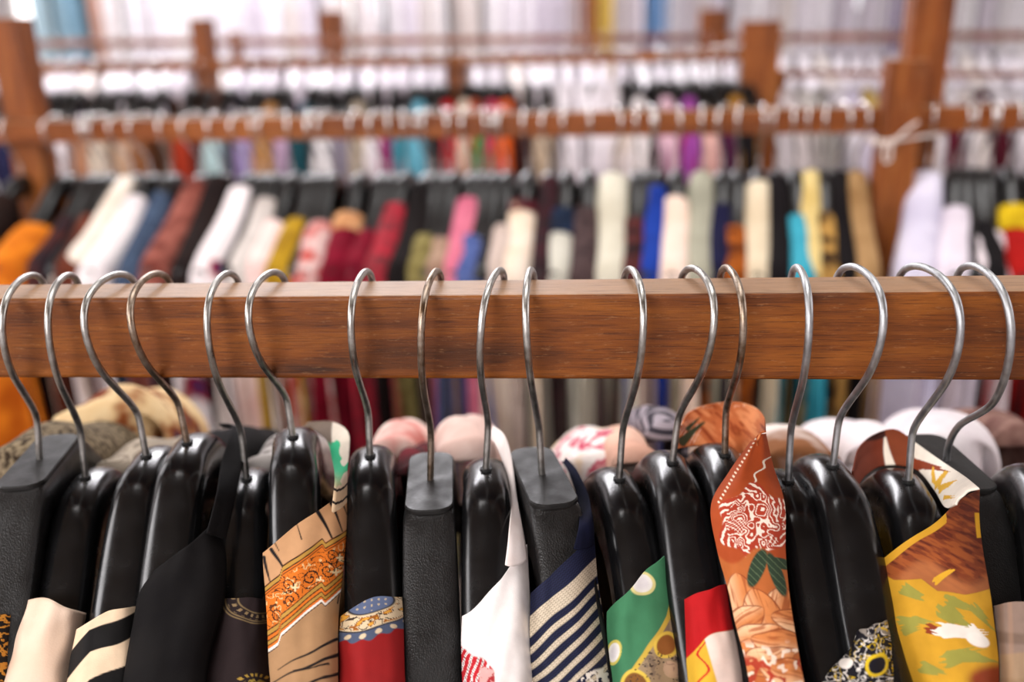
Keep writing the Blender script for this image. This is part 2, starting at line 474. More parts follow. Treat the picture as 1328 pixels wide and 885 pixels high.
HZ = np.array([-.04, .06, .16, .235, .29, .36, .45, .56, .67, .78, .87, .94, .985, 1.0, .99, .955, .90, .83])
HA = np.array([0, 0, .000, .001, .004, .0100, .0185, .0275, .0330, .0350, .0330, .0270, .0160, .003, -.0090, -.0190, -.0245, -.0262])
def hook_pts(H, tau, lx, ly, sc=1.0, n=70):
    """hook wire in the hanger's frame: a towards the camera (-y); tau swivels the bend, lx/ly lean of the crown"""
    c = catmull(np.stack([HA * sc, HZ], 1), n)
    P = []
    for a, z in c:
        P.append((a * math.sin(tau) + lx * max(z, 0), -a * math.cos(tau) + ly * float(smooth(.02, .5, z)), z * H))
    return P

# front hangers: base px, arm px lower, flat?, hook bulge px, crown px, metal, label
FRONT = [
 ((52, 598), (8, 720), True, 3, 36, M_STEEL, 'grained black hanger with a flat top beside the brown tweed garment'),
 ((111, 620), (72, 790), False, 63, 86, M_STEEL, 'glossy black hanger carrying the plain cream blouse'),
 ((190, 592), (152, 780), False, 110, 146, M_STEEL, 'glossy black hanger carrying the cream top with black stripes'),
 ((243, 575), (212, 740), False, 168, 196, M_RUST, 'glossy black hanger with a browned hook carrying the plain black shirt'),
 ((320, 622), (310, 775), False, 269, 292, M_STEEL, 'glossy black hanger carrying the dark brown shirt with gold motif'),
 ((380, 567), (383, 700), False, 322, 348, M_STEEL, 'glossy black hanger carrying the tiger striped shirt'),
 ((480, 592), (482, 770), False, 456, 472, M_STEEL, 'glossy black hanger carrying the red top with blue round motif'),
 ((558, 625), (559, 850), True, 547, 564, M_RUST, 'bare grained black hanger with flat top plate and browned hook'),
 ((630, 610), (634, 760), False, 623, 645, M_STEEL, 'glossy black hanger carrying the white blouse'),
 ((703, 618), (738, 760), True, 682, 687, M_STEEL, 'flat-topped black hanger carrying the navy striped knit'),
 ((803, 622), (838, 770), False, 835, 821, M_STEEL, 'glossy black hanger carrying the green dotted shirt'),
 ((872, 600), (908, 770), False, 926, 904, M_STEEL, 'glossy black hanger carrying the red, yellow and white top'),
 ((940, 590), (976, 740), False, 965, 946, M_RUST, 'black hanger with a browned hook inside the orange floral shirt'),
 ((1022, 625), (1085, 860), False, 1050, 1036, M_STEEL2, 'bare glossy black hanger between the orange shirt and the black patterned garment'),
 ((1080, 605), (1130, 800), False, 1146, 1112, M_STEEL2, 'glossy black hanger carrying the black garment with yellow and white pattern'),
 ((1178, 625), (1212, 760), False, 1246, 1198, M_STEEL2, 'glossy black hanger inside the tropical print shirt'),
 ((1228, 600), (1283, 690), True, 1312, 1266, M_STEEL2, 'flat-topped grey black hanger half hidden by the tropical print shirt'),
 ((1350, 618), (1385, 780), False, 1395, 1370, M_STEEL2, 'glossy black hanger carrying the taupe garment at the end of the front row'),
]
FH = []
for (bu, bv), (lu, lv), flat, bulge, crown, metal, label in FRONT:
    rp = rail_at(R1, crown)
    y = rp[1] - .004 + (.035 if crown == 1266 else 0)
    base = PY(bu, bv, y)
    H = rp[2] + .0078 - base[2]
    # arm direction from the lower arm point
    best = None
    for tt in np.radians(np.arange(-45, 45, .5)):
        e = 9e9
        for a in np.arange(.02, .14, .004):
            p = base + np.array([a * math.sin(tt), -a * math.cos(tt), ridge(a, flat)])
            u, v = proj(p); e = min(e, abs(u - lu) + abs(v - lv))
        if best is None or e < best[0]: best = (e, tt)
    t_arm = best[1]
    root = empty('clothes_hanger', tuple(base), t_arm)
    tag(root, label, 'hanger', 'hangers on the front rail')
    link(bpy.data.objects.new('body', ME_FLAT if flat else ME_ROUND), root)
    if flat: link(bpy.data.objects.new('top_plate', ME_PLATE), root)
    s = link(bpy.data.objects.new('socket', ME_SOCKET), root)
    # hook: lean to the crown, then swivel until the bulge sits where it should
    q = np.array([rp[0], rp[1], rp[2] + .0078]) - base
    best = None
    for tau in np.radians(np.arange(-42, 42.1, 1.5)):
        us = [proj(base + np.array(p))[0] for p in hook_pts(H, tau, q[0], q[1], 1.0, 40)][:28]
        ex = min(us) if bulge < bu else max(us)
        if best is None or abs(ex - bulge) < best[0]: best = (abs(ex - bulge), tau)
    hp = hook_pts(H, best[1], q[0], q[1])
    c, sn = math.cos(-t_arm), math.sin(-t_arm)
    hp = [(x * c - yy * sn, x * sn + yy * c, z) for x, yy, z in hp]
    V, Fc = tube_data(hp, .00185, 12)
    hk = mesh_obj('hook', V, Fc, metal, root)
    if metal is M_RUST: hk['label'] = 'browned tarnished steel hook'
    FH.append(dict(base=base, t=t_arm, flat=flat, root=root))

# ------------------------------------------------------------------ garments on the front rail
def ridge_hit(k, u, v):
    h = FH[k]; d = ray(u, v); b0 = h['base']; ct, st = math.cos(h['t']), math.sin(h['t'])
    prev = None
    for y in np.linspace(b0[1] - .24, b0[1] + .03, 220):
        p = d * (y / d[1]) - b0
        a = p[0] * st - p[1] * ct
        f = p[2] - ridge(a, h['flat'])
        if prev is not None and prev > 0 >= f: return y
        prev = f
    return b0[1]

def rough_folds(P, amp, seed):
    nr, nc = P.shape[:2]
    rs = np.random.RandomState(seed)
    I, J = np.meshgrid(np.linspace(0, 1, nr), np.linspace(0, 1, nc), indexing='ij')
    d = np.zeros((nr, nc))
    for _ in range(5):
        kx, ky = rs.uniform(-2.2, 2.2), rs.uniform(-2.5, 2.5); d += np.sin(6.28 * (kx * J + ky * I) + rs.uniform(0, 6.28)) * rs.uniform(.3, 1)
    P = P.copy(); P[..., 1] += amp * d * .4
    return P

def shell_mesh(name, G, mat, parent, color=None, thick=.0009, extra=None):
    nr, nc = G.shape[:2]
    V = G.reshape(-1, 3)
    o = mesh_obj(name, V, grid_faces(nr, nc), mat, parent)
    if color is not None:
        at = o.data.color_attributes.new('print', 'FLOAT_COLOR', 'POINT')
        c = np.ones((nr * nc, 4), np.float32); c[:, :3] = color.reshape(-1, 3)
        at.data.foreach_set('color', c.ravel())
    s = o.modifiers.new('cloth_thickness', 'SOLIDIFY'); s.thickness = thick; s.offset = 0
    return o

def front_patch(k, rows, parent, mat, paint=None, lift=.006, curve=.014, nc=7, folds=.0020, step=1.1, part='shoulder'):
    C, D = [], []
    for r in rows:
        uL, vL, uR, vR = r[:4]; bow = r[4] if len(r) > 4 else 0
        cr, dr = [], []
        for t in np.linspace(0, 1, nc):
            u = uL + (uR - uL) * t; v = vL + (vR - vL) * t - bow * 4 * t * (1 - t)
            y = ridge_hit(k, u, min(v, 905)) if v <= 905 else None
            if y is None:
                y = ridge_hit(k, u, 905) - .00018 * (v - 905)
            x = 2 * t - 1
            y += -lift + curve * (1 - math.sqrt(max(0, 1 - (.98 * x) ** 2)))
            cr.append(PY(u, v, y)); dr.append((u, v))
        C.append(cr); D.append(dr)
    C = np.array(C); D = np.array(D, float)
    # soften depth jumps between rows
    h = np.abs(D[-1, :, 1] - D[0, :, 1]).max(); w = np.abs(D[:, -1, 0] - D[:, 0, 0]).max()
    NR, NC = (int(h / step), int(w / step)) if paint else (40, 26)
    up2 = lambda X: np.swapaxes(catmull(np.swapaxes(catmull(X, NR), 0, 1), NC), 0, 1)
    G = up2(C); DD = up2(D)
    G = rough_folds(G, folds, k * 13 + 5)
    col = paint(DD[..., 0], DD[..., 1]) if paint else None
    o = shell_mesh(part, G, M_PRINT if paint else mat, parent, col)
    # the rest of the garment: it hangs on from the lower edge and runs back under the hanger
    last = G[-1, ::max(1, NC // 10)]
    B = np.array([last + np.array([0, -.002 * i, -.06 * i]) for i in range(7)])
    shell_mesh('sleeve', B, mat, parent)
    bk = np.array([-math.sin(FH[k]['t']), math.cos(FH[k]['t']), 0])
    for side, e in (('left', 0), ('right', -1)):
        ed = G[int(NR * .35)::max(1, NR // 8), e]
        ed = np.concatenate([ed, B[1:, e]])
        cols = []
        for dd in (.002, .03, .08, .16, .24, .32):
            q = ed + bk * dd; al = -((q - FH[k]['base']) @ bk)
            top = FH[k]['base'][2] + np.array([ridge(a_, FH[k]['flat']) for a_ in al]) - .024
            q[:, 2] = np.minimum(q[:, 2] - .02 * min(1, dd * 8), top - .0005 * np.arange(len(q)))
            cols.append(q)
        S = np.stack(cols, 1)
        shell_mesh('body_panel', S, mat, parent)
    return o

def strip(parent, inner, outer, ys, mat, paint=None, k=None, nk=2, mid=.0, n=60, m=14, part='collar', yo=None, folds=.0006, seed=3):
    """band of cloth between two edges; ys/yo distances of the inner and outer edge points"""
    ys = list(ys); yo = list(yo or ys)
    if k is not None:
        for i in range(nk):
            w = (1.0, .8, .4)[i]
            for arr, e in ((ys, inner), (yo, outer)):
                arr[i] = arr[i] * (1 - w) + w * (ridge_hit(k, e[i][0], e[i][1]) - (.011 if arr is ys else .002))
    I = np.array([PY(u, v, y) for (u, v), y in zip(inner, ys)]); O = np.array([PY(u, v, y) for (u, v), y in zip(outer, yo)])
    Du = np.array(inner, float); Do = np.array(outer, float)
    if paint: n, m = n * 3, m * 3
    I, O, Du, Do = (catmull(a, n) for a in (I, O, Du, Do))
    T = np.linspace(0, 1, m)
    G = np.stack([I * (1 - t) + O * t + np.array([0, -mid * 4 * t * (1 - t), 0]) for t in T], 1)
    DD = np.stack([Du * (1 - t) + Do * t for t in T], 1)
    G = rough_folds(G, folds, seed)
    return shell_mesh(part, G, M_PRINT if paint else mat, parent, paint(DD[..., 0], DD[..., 1]) if paint else None)

def tent(name, ridge_pts, hw, drop, mat, parent, fold=.004, seed=1, arc=9, flare=1.25, dome=1.0, side_rows=4):
    """cloth over a ridge: rounded along the ridge, hanging down on both sides"""
    P = np.array(ridge_pts, float); n = len(P)
    rs = np.random.RandomState(seed)
    V = []; nc = arc + 2 * side_rows
    ph1, ph2, ph3 = rs.uniform(0, 6.28, 3)
    for i, p in enumerate(P):
        T = P[min(i + 1, n - 1)] - P[max(i - 1, 0)]; T /= np.linalg.norm(T)
        Bv = np.cross(T, [0, 0, 1.0]); 
        if np.linalg.norm(Bv) < .15: Bv = Bprev.copy()
        Bv /= np.linalg.norm(Bv)
        if i and Bv @ Bprev < 0: Bv = -Bv
        Bprev = Bv
        Nv = np.cross(Bv, T)
        if Nv[2] < -1e-6 or (abs(Nv[2]) < 1e-3 and i and Nv @ Nprev < 0): Nv = -Nv
        Nprev = Nv
        w = hw[i] if hasattr(hw, '__len__') else hw
        L = drop[i] if hasattr(drop, '__len__') else drop
        row = []
        for k in range(arc):
            a = -math.pi / 2 + math.pi * k / (arc - 1)
            row.append(p + w * math.sin(a) * Bv + dome * w * (math.cos(a) - 1) * Nv)
        down = np.array([0, 0, -1.0])
        for sgn, e in ((-1, row[0]), (1, row[-1])):
            side = []
            for j in range(1, side_rows + 1):
                f = j / side_rows
                q = e + down * L * f + sgn * Bv * w * (flare - 1) * f
                q = q + sgn * Bv * fold * f * math.sin(i * 1.7 + ph1 + 3 * f)
                side.append(q)
            if sgn < 0: row = side[::-1] + row
            else: row = row + side
        for k, q in enumerate(row):
            q = q + Bv * fold * .5 * math.sin(i * .9 + ph2) + Nv * fold * .6 * math.sin(i * 1.3 + k * .8 + ph3)
            V.append(q)
    o = mesh_obj(name, V, grid_faces(n, nc), mat, parent)
    s = o.modifiers.new('cloth_thickness', 'SOLIDIFY'); s.thickness = .0012; s.offset = 0
    sub = o.modifiers.new('soft', 'SUBSURF'); sub.levels = 1; sub.render_levels = 1
    return o

# ---- prints (colours of the cloth, laid out on the garment's own flat pattern)
def mixc(c, mask, col):
    col = np.array(lin(col) if isinstance(col, str) else col)
    return c * (1 - mask[..., None]) + col * mask[..., None]
def base_c(X, col): return np.ones(X.shape + (3,)) * np.array(lin(col))
def seg(X, Y, x0, y0, x1, y1, w0, w1, soft=.6):
    dx, dy = x1 - x0, y1 - y0; t = np.clip(((X - x0) * dx + (Y - y0) * dy) / (dx * dx + dy * dy), 0, 1)
    d = np.hypot(X - x0 - t * dx, Y - y0 - t * dy)
    return 1 - smooth(0, 2 * soft, d - (w0 + (w1 - w0) * t) + soft)
def band(x, a, b, s=.6): return smooth(a - s, a + s, x) * (1 - smooth(b - s, b + s, x))
def ell(X, Y, cx, cy, rx, ry, ang=0.):
    c, s = math.cos(ang), math.sin(ang); x, y = X - cx, Y - cy
    return np.hypot((x * c + y * s) / rx, (-x * s + y * c) / ry)
def disc(rho, r, s=.06): return 1 - smooth(r - s, r + s, rho)

def p_stripes(X, Y):
    c = base_c(X, 'EBCFAF')
    f = Y - np.where(X < 117, 819 - 1.15 * (X - 117), 819 - .44 * (X - 117))
    f = f + 2 * np.sin(X / 14)
    for a, b in ((0, 30), (64, 92), (126, 156)): c = mixc(c, band(f, a, b), '0E0C0C')
    return c
def p_brown(X, Y):
    c = base_c(X, '2B2021')
    r = ell(X, Y, 338, 778, 46, 30)
    th = np.arctan2(Y - 778, X - 338)
    for a in (.62, .98, 1.08): c = mixc(c, band(r, a - .02, a + .025, .02), '8A7350')
    dots = band(r, .7, .92, .03) * (np.sin(th * 22) > .25) * (np.sin(r * 26 + 1) > -.5)
    c = mixc(c, dots * .8, 'A68B63')
    r2 = ell(X, Y, 330, 892, 30, 16)
    c = mixc(c, band(r2, .75, 1.0, .04) * (np.sin(np.arctan2(Y - 892, X - 330) * 16) > 0), 'B59240')
    c = mixc(c, disc(r2, .55) * (fbm(X / 4, Y / 4, 3) > .5), 'A68B3C')
    return c
def p_tiger(X, Y):
    c = base_c(X, 'C3946A')
    for a in ((353, 712, 371, 747, 2.2, .8), (344, 722, 351, 757, 2.2, .6), (411, 664, 433, 707, 2.6, 1.0), (427, 652, 443, 690, 2.4, .8), (438, 645, 449, 668, 1.8, .6),
              (384, 682, 391, 701, .5, 1.0), (356, 700, 362, 716, .8, .4)):
        c = mixc(c, seg(X, Y, *a), '161114')
    n = Y - (760 - .70 * (X - 345)) + 9 * smooth(362, 367, X) - 9 * smooth(416, 422, X)
    hgt = 90 - .14 * (X - 345)
    f = n / hgt
    c = mixc(c, band(f, 0, 1.0, .01), 'D8701E')
    # scrolls in the ornament
    inner = band(f, .17, .66, .01)
    scr = np.zeros_like(X); flo = np.zeros_like(X)
    for cx, cy, s0, hd in ((402, 752, 11, 1), (378, 778, 10, -1), (424, 741, 9, -1), (360, 800, 9, 1), (430, 722, 8, 1), (395, 782, 8, 1), (412, 768, 9, -1), (374, 760, 8, 1), (440, 735, 8, 1)):
        r = np.hypot(X - cx, Y - cy); th = np.arctan2(Y - cy, X - cx) * hd
        sp = np.abs(((r / s0 * 1.5 - th / 6.283) % 1) - .5)
        scr = np.maximum(scr, (sp < .12) * (r < s0 * 1.25))
        rr = np.hypot(X - cx - s0 * 1.2, Y - cy - 2); t2 = np.arctan2(Y - cy - 2, X - cx - s0 * 1.2)
        flo = np.maximum(flo, disc(rr / (3.4 + 1.6 * np.cos(4 * t2)), 1.0, .2))
    vine = np.abs(((fbm(X / 13, Y / 13, 55, 2) * 5) % 1) - .5) < .07
    blob = band(fbm(X / 9 + 9, Y / 9, 57, 2), .60, .66, .01)
    c = mixc(c, vine * inner * .9, '3A1C0C'); c = mixc(c, blob * inner * .9, 'E6C890')
    c = mixc(c, scr * inner, '2A160C'); c = mixc(c, flo * inner, 'E9CFA0')
    for a, b, col in ((0, .025, '201510'), (.025, .085, 'B58A3C'), (.085, .105, '201510'), (.13, .145, '201510'), (.68, .70, '201510'), (.70, .76, 'B58A3C'), (.76, .78, '201510'),
                      (.83, .85, '201510'), (.85, .90, 'B58A3C'), (.90, .915, '201510'), (.955, 1.0, 'F2E8DC'), (1.0, 1.02, '201510')):
        c = mixc(c, band(f, a, b, .006), col)
    low = smooth(1.02, 1.04, f)
    c = mixc(c, low, 'A9825C')
    for a in ((352, 886, 440, 848, .8, 2.2), (362, 868, 436, 830, .6, 2.0), (352, 905, 440, 872, 1, 2), (380, 872, 425, 862, .4, 1.4), (436, 785, 446, 730, .8, 1.4)):
        c = mixc(c, seg(X, Y, *a) * low, '161114')
    return c
def p_green_collar(X, Y):
    c = base_c(X, 'D9CDBC')
    c = mixc(c, (fbm(X / 16, Y / 16, 4) > .5) * 1.0, '2FAE7C')
    c = mixc(c, smooth(1, -1, X - 432) * smooth(-5, 5, 575 - Y), '6B5A4C')
    c = mixc(c, smooth(605, 640, Y), 'CBAE8C')
    c = mixc(c, (np.abs(((Y + X * .4) % 16) - 8) < 1.6) * smooth(615, 625, Y), '1B1516')
    return c
def p_mandala(X, Y):
    c = base_c(X, '92191A')
    r = ell(X, Y, 481, 784, 30, 13.5, -.26)
    xx, yy = X - 481, Y - 784
    a = -.26; x2 = (xx * math.cos(a) + yy * math.sin(a)) / 30; y2 = (-xx * math.sin(a) + yy * math.cos(a)) / 13.5
    th = np.arctan2(y2, x2)
    R3 = 3.15 + .14 * np.cos(26 * th)
    c = mixc(c, 1 - smooth(-.05, .05, r - R3), '4E5870')
    c = mixc(c, band(r, 2.3, 2.4, .03), '2A2426')
    bead = np.hypot((np.abs(((th * 26 / 6.283) % 1) - .5)) / .22, (r - 2.75) / .22)
    c = mixc(c, disc(bead, 1, .15), 'D8C3A2')
    c = mixc(c, 1 - smooth(2.25, 2.33, r), 'D9C3A0')
    cell = vnoise(th * 6.5 + 40, r * 3.6, 8)
    c = mixc(c, band(r, 1.15, 2.2, .04) * (cell > .58), '9A5A1E')
    c = mixc(c, band(r, 1.15, 2.2, .04) * (cell > .72), 'D79B3A')
    c = mixc(c, band(r, 1.12, 2.25, .04) * (np.abs(cell - .45) < .035), '3A2A24')
    c = mixc(c, 1 - smooth(1.02, 1.12, r), '2A2426'); c = mixc(c, 1 - smooth(.94, 1.0, r), '5A6684')
    dd = (np.hypot((X % 9) - 4.5, ((Y + X * .2) % 7) - 3.5) < 1.5)
    c = mixc(c, dd * (r < .85), 'B9A88E')
    return c
def p_white_red(X, Y):
    c = base_c(X, 'F6EFEC')
    z = smooth(-2, 2, (Y - 838) - .75 * (X - 600)) * (1 - smooth(640, 642, X))
    st = np.abs(np.sin((X - 596) * .38 + Y * .12 + 2 * fbm(X / 12, Y / 12, 5)))
    c = mixc(c, z * (st > .55), 'B9202A'); c = mixc(c, z * (st < .16), '4A2A2A')
    z2 = band(X, 622, 642, .7) * smooth(868, 870, Y)
    c = mixc(c, z2, 'D9A6A2'); c = mixc(c, z2 * (fbm(X / 5, Y / 5, 9) > .55), 'A82A30')
    return c
def p_knit(X, Y):
    c = base_c(X, '171A33')
    d = Y + .93 * (X - 769) - 728 + .0012 * (X - 740) ** 2
    cream = band(d, 0, 26, 1)
    k = (d - 38) % 22.0
    cream = np.maximum(cream, (d > 30) * band(k, 0, 9.5, 1))
    # knit stitches run along the stripes
    s = (X - Y * .93) / 1.37
    v = (d + 2.0 * np.abs(((s / 5.2) % 1) - .5) * 2) / 4.3
    st = .5 + .5 * np.cos(6.283 * v)
    rib = np.abs(((s / 5.2) % 1) - .5) * 2
    c = mixc(c, cream, 'D6C6AE')
    dark = (st ** 2) * .55 + (rib > .86) * .35
    c = c * (1 - np.clip(dark, 0, .8)[..., None] * (.75 * cream + .5 * (1 - cream))[..., None])
    c = mixc(c, (1 - cream) * (st < .2) * .35, '2E345A')
    # pattern near the hem edge of the view
    w = smooth(866, 870, Y + .3 * (X - 770)) * smooth(745, 755, X)
    c = mixc(c, w * (fbm(X / 7, Y / 7, 2) > .52), 'E6DDD2')
    return c
def p_green(X, Y):
    c = base_c(X, '3F7A55')
    line = X - np.interp(Y, [690, 715, 760, 800, 830, 850, 870, 900, 940], [862, 872, 879, 868, 850, 838, 822, 800, 780])
    right = smooth(-1, 1, line)
    c = mixc(c, right, '9A8468')
    c = mixc(c, right * (Y < 805), '8A6A22')
    c = mixc(c, right * (fbm(X / 9, Y / 9, 12) > .62) * .6, '6A5A50')
    c = mixc(c, band(line, -4, 3.2), 'C9A944')
    for cx, cy, rx, ry, cc, ring in ((833, 758, 17, 15, 'E6E2DC', 'D9CE8A'), (797, 846, 9.5, 16, 'EAE6E0', 'D2C25E'), (863, 838, 15, 19, '8A5526', 'D8B84A'), (824, 886, 19, 18, '7C5024', 'D8B84A'),
                                     (881, 800, 8, 17, '8A5526', 'D8B84A'), (880, 735, 5, 16, '8A5526', 'D8B84A'), (797, 800, 0.1, .1, 'FFFFFF', 'FFFFFF')):
        r = ell(X, Y, cx, cy, rx, ry, .25)
        c = mixc(c, disc(r, 1.0, .05), ring); c = mixc(c, disc(r, .76, .06), cc)
        if cc[0] == 'E': c = mixc(c, disc(r, .5, .2) * .35, 'BFB4C4')
    g = right * smooth(840, 850, Y) * (vnoise(X / 2.2, Y / 2.2, 7) > .72) * (fbm(X / 20, Y / 20, 6) > .5)
    c = mixc(c, g, '3A2E2A')
    c = mixc(c, right * (vnoise(X / 30, Y / 30, 5) > .75) * .5, 'C8A48A')
    return c
def p_redtop(X, Y):
    c = base_c(X, 'B41318')
    e = Y - (853 - .62 * (X - 892) - 10 * np.sin((X - 892) / 60 * 3.14))
    low = smooth(-.8, .8, e)
    c = mixc(c, low, 'D7A932')
    wd = smooth(-1, 1, (X - 921) - .28 * (Y - 840) * np.sign(Y - 700) + 4)
    c = mixc(c, low * wd, 'E8D2C6')
    wav = np.abs((X - 912) - 7 * np.sin(Y / 6.5)); c = mixc(c, low * (wav < 1.6) * (1 - wd), 'C0281E')
    return c
def p_orange(X, Y):
    c = base_c(X, 'A8481F')
    # upper lapel : rust with white stitch dots
    lap = X - np.interp(Y, [555, 610, 655, 700], [982, 948, 924, 928])
    along = (Y - .8 * X) / 7.0
    dot = band(lap, 5, 8.5, .5) * (np.abs((along % 1) - .5) < .22)
    c = mixc(c, dot * (Y < 655), 'F0D8C0')
    wv = np.abs(lap - 38 - 3 * np.sin(Y / 3.0)); c = mixc(c, (wv < 1.3) * (Y < 640) * (Y > 570), 'EEDFCB')
    # lace flower
    r = np.hypot((X - 978), (Y - 678) * .98); th = np.arctan2(Y - 678, X - 978)
    fl = 1 - smooth(43, 46, r + 5 * np.cos(6 * th))
    c = mixc(c, fl, 'A83A24')
    w1 = np.abs(np.sin(.55 * (X + Y) + 2.4 * np.sin(Y / 6)) * np.sin(.55 * (X - Y) + 2.4 * np.sin(X / 7)))
    w2 = np.abs(np.sin(th * 9 + r * .35 + 3 * fbm(X / 9, Y / 9, 3)))
    ff = fbm(X / 15 + 3, Y / 15, 27, 2)
    coral = np.abs(((ff * 7.5 + .02 * r) % 1) - .5) < .17
    line = np.where(vnoise(X / 20, Y / 20, 21) > .68, (w1 < .22) * 1.0, coral * 1.0)
    line = np.where(r > 37, (w2 < .5) * 1.0, line)
    c = mixc(c, fl * line, 'F3DCCB')
    # green leaves and peach petals
    below = smooth(-3, 3, Y - 722 + 10 * np.sin(X / 11))
    pc = base_c(X, 'B4622F')
    for q, (cx, cy, L, w, an) in enumerate(((955, 745, 60, 20, 1.35), (1015, 760, 60, 22, 1.75), (975, 765, 70, 24, 1.2), (990, 790, 62, 20, 2.5), (1000, 800, 60, 17, .2), (1010, 815, 70, 18, 2.75),
                                            (975, 830, 66, 18, .15), (1030, 850, 66, 20, 2.9), (985, 862, 70, 20, .35), (1000, 890, 70, 24, 1.2), (980, 900, 60, 24, 1.8))):
        cs, sn = math.cos(an), math.sin(an); x, y = (X - cx) * cs + (Y - cy) * sn, -(X - cx) * sn + (Y - cy) * cs
        t = x / L; wid = w * np.sqrt(np.clip(4 * t * (1 - t), 0, 1)) * (.75 + .5 * t)
        inside = 1 - smooth(-1.0, .6, np.abs(y) - wid)
        rim = inside * smooth(-2.4, -1.0, np.abs(y) - wid)
        str_ = vnoise(x / 26 + q * 7, y / 1.9 + q * 5, 33 + q)
        lite = np.clip(.5 + y / (2 * w), 0, 1)
        pp = mixc(mixc(base_c(X, 'D08048'), smooth(.35, .9, lite), 'EDBE92'), smooth(.55, .8, str_) * .75, 'A04E24')
        pc = pc * (1 - inside[..., None]) + pp * inside[..., None]; pc = mixc(pc, rim, '7E3418')
    c = c * (1 - below[..., None]) + pc * below[..., None]
    lf = disc(ell(X, Y, 982, 738, 10, 26, .35), 1, .1); lf = np.maximum(lf, disc(ell(X, Y, 1006, 745, 8, 30, -.35), 1, .1)); lf = np.maximum(lf, disc(ell(X, Y, 1012, 730, 16, 7, .3), 1, .1))
    c = mixc(c, lf, '2E3E2C'); c = mixc(c, lf * (np.abs(np.sin((X - Y) / 3.)) < .25) * .6, '6A7A58')
    c = mixc(c, smooth(830, 845, Y) * (vnoise(X / 6, Y / 6, 44) > .66), 'F0D6C0')
    c = mixc(c, smooth(845, 860, Y) * band(fbm(X / 18, Y / 18, 45), .3, .44, .01), 'A83A24')
    return c
def p_orange_collar(X, Y):
    c = base_c(X, 'C06A3C')
    st = fbm((X - Y) / 8, (Y + X) / 40, 61); c = mixc(c, smooth(.5, .65, st), 'D98A58'); c = mixc(c, smooth(.4, .3, st), '96441F')
    lf = np.maximum(seg(X, Y, 885, 575, 914, 552, 5, 1.5), seg(X, Y, 893, 560, 908, 545, 3.5, .8)); c = mixc(c, lf, '34402A')
    wl = (np.abs(np.sin(X * .7 + Y * .5)) < .35) * disc(ell(X, Y, 895, 562, 12, 12), 1.2, .2) * (1 - lf); c = mixc(c, wl, 'F0D6C4')
    c = mixc(c, (Y < 531) * (vnoise(X / 3, Y / 3, 5) > .75) * .5, 'E8C0A0')
    return c
def p_black_yellow(X, Y):
    c = base_c(X, '15121A')
    f = fbm(X / 13, Y / 11, 71); g = fbm(X / 9 + 40, Y / 9, 75)
    c = mixc(c, band(f, .49, .525, .012), 'E9E2DA'); c = mixc(c, band(f, .66, .70, .012), 'E9E2DA')
    top = smooth(832, 822, Y); c = mixc(c, top * (vnoise(X / 7, Y / 3.4, 7) > .55), '8E857C')
    c = mixc(c, band(g, .60, .64, .012), 'D8B41E')
    r = ell(X, Y, 1136, 862, 13, 18, .4); c = mixc(c, band(r, .7, 1.0, .05), 'DDBB22'); c = mixc(c, disc(r, .7), '15121A')
    r = ell(X, Y, 1098, 862, 9, 7, -.6); c = mixc(c, disc(r, 1), 'EFE8E0')
    return c
def brush(X, Y, cx, cy, ang, L, w, seed):
    """ragged dry-brush stroke of length L and half width w"""
    c, s = math.cos(ang), math.sin(ang); x, y = (X - cx) * c + (Y - cy) * s, -(X - cx) * s + (Y - cy) * c
    y = y + .10 * x * x / L
    t = x / L; rag = vnoise(y * 0 + seed, y / 1.7 + seed * 3.3, seed); rag2 = vnoise(y * 0 + seed + 5, y / 2.1 + seed, seed + 1)
    wid = w * (1 - .75 * t) * np.sqrt(np.clip(t * 6, 0, 1))
    return ((np.abs(y) < wid) & (t > .22 * rag2) & (t < .45 + .55 * rag)) * 1.0
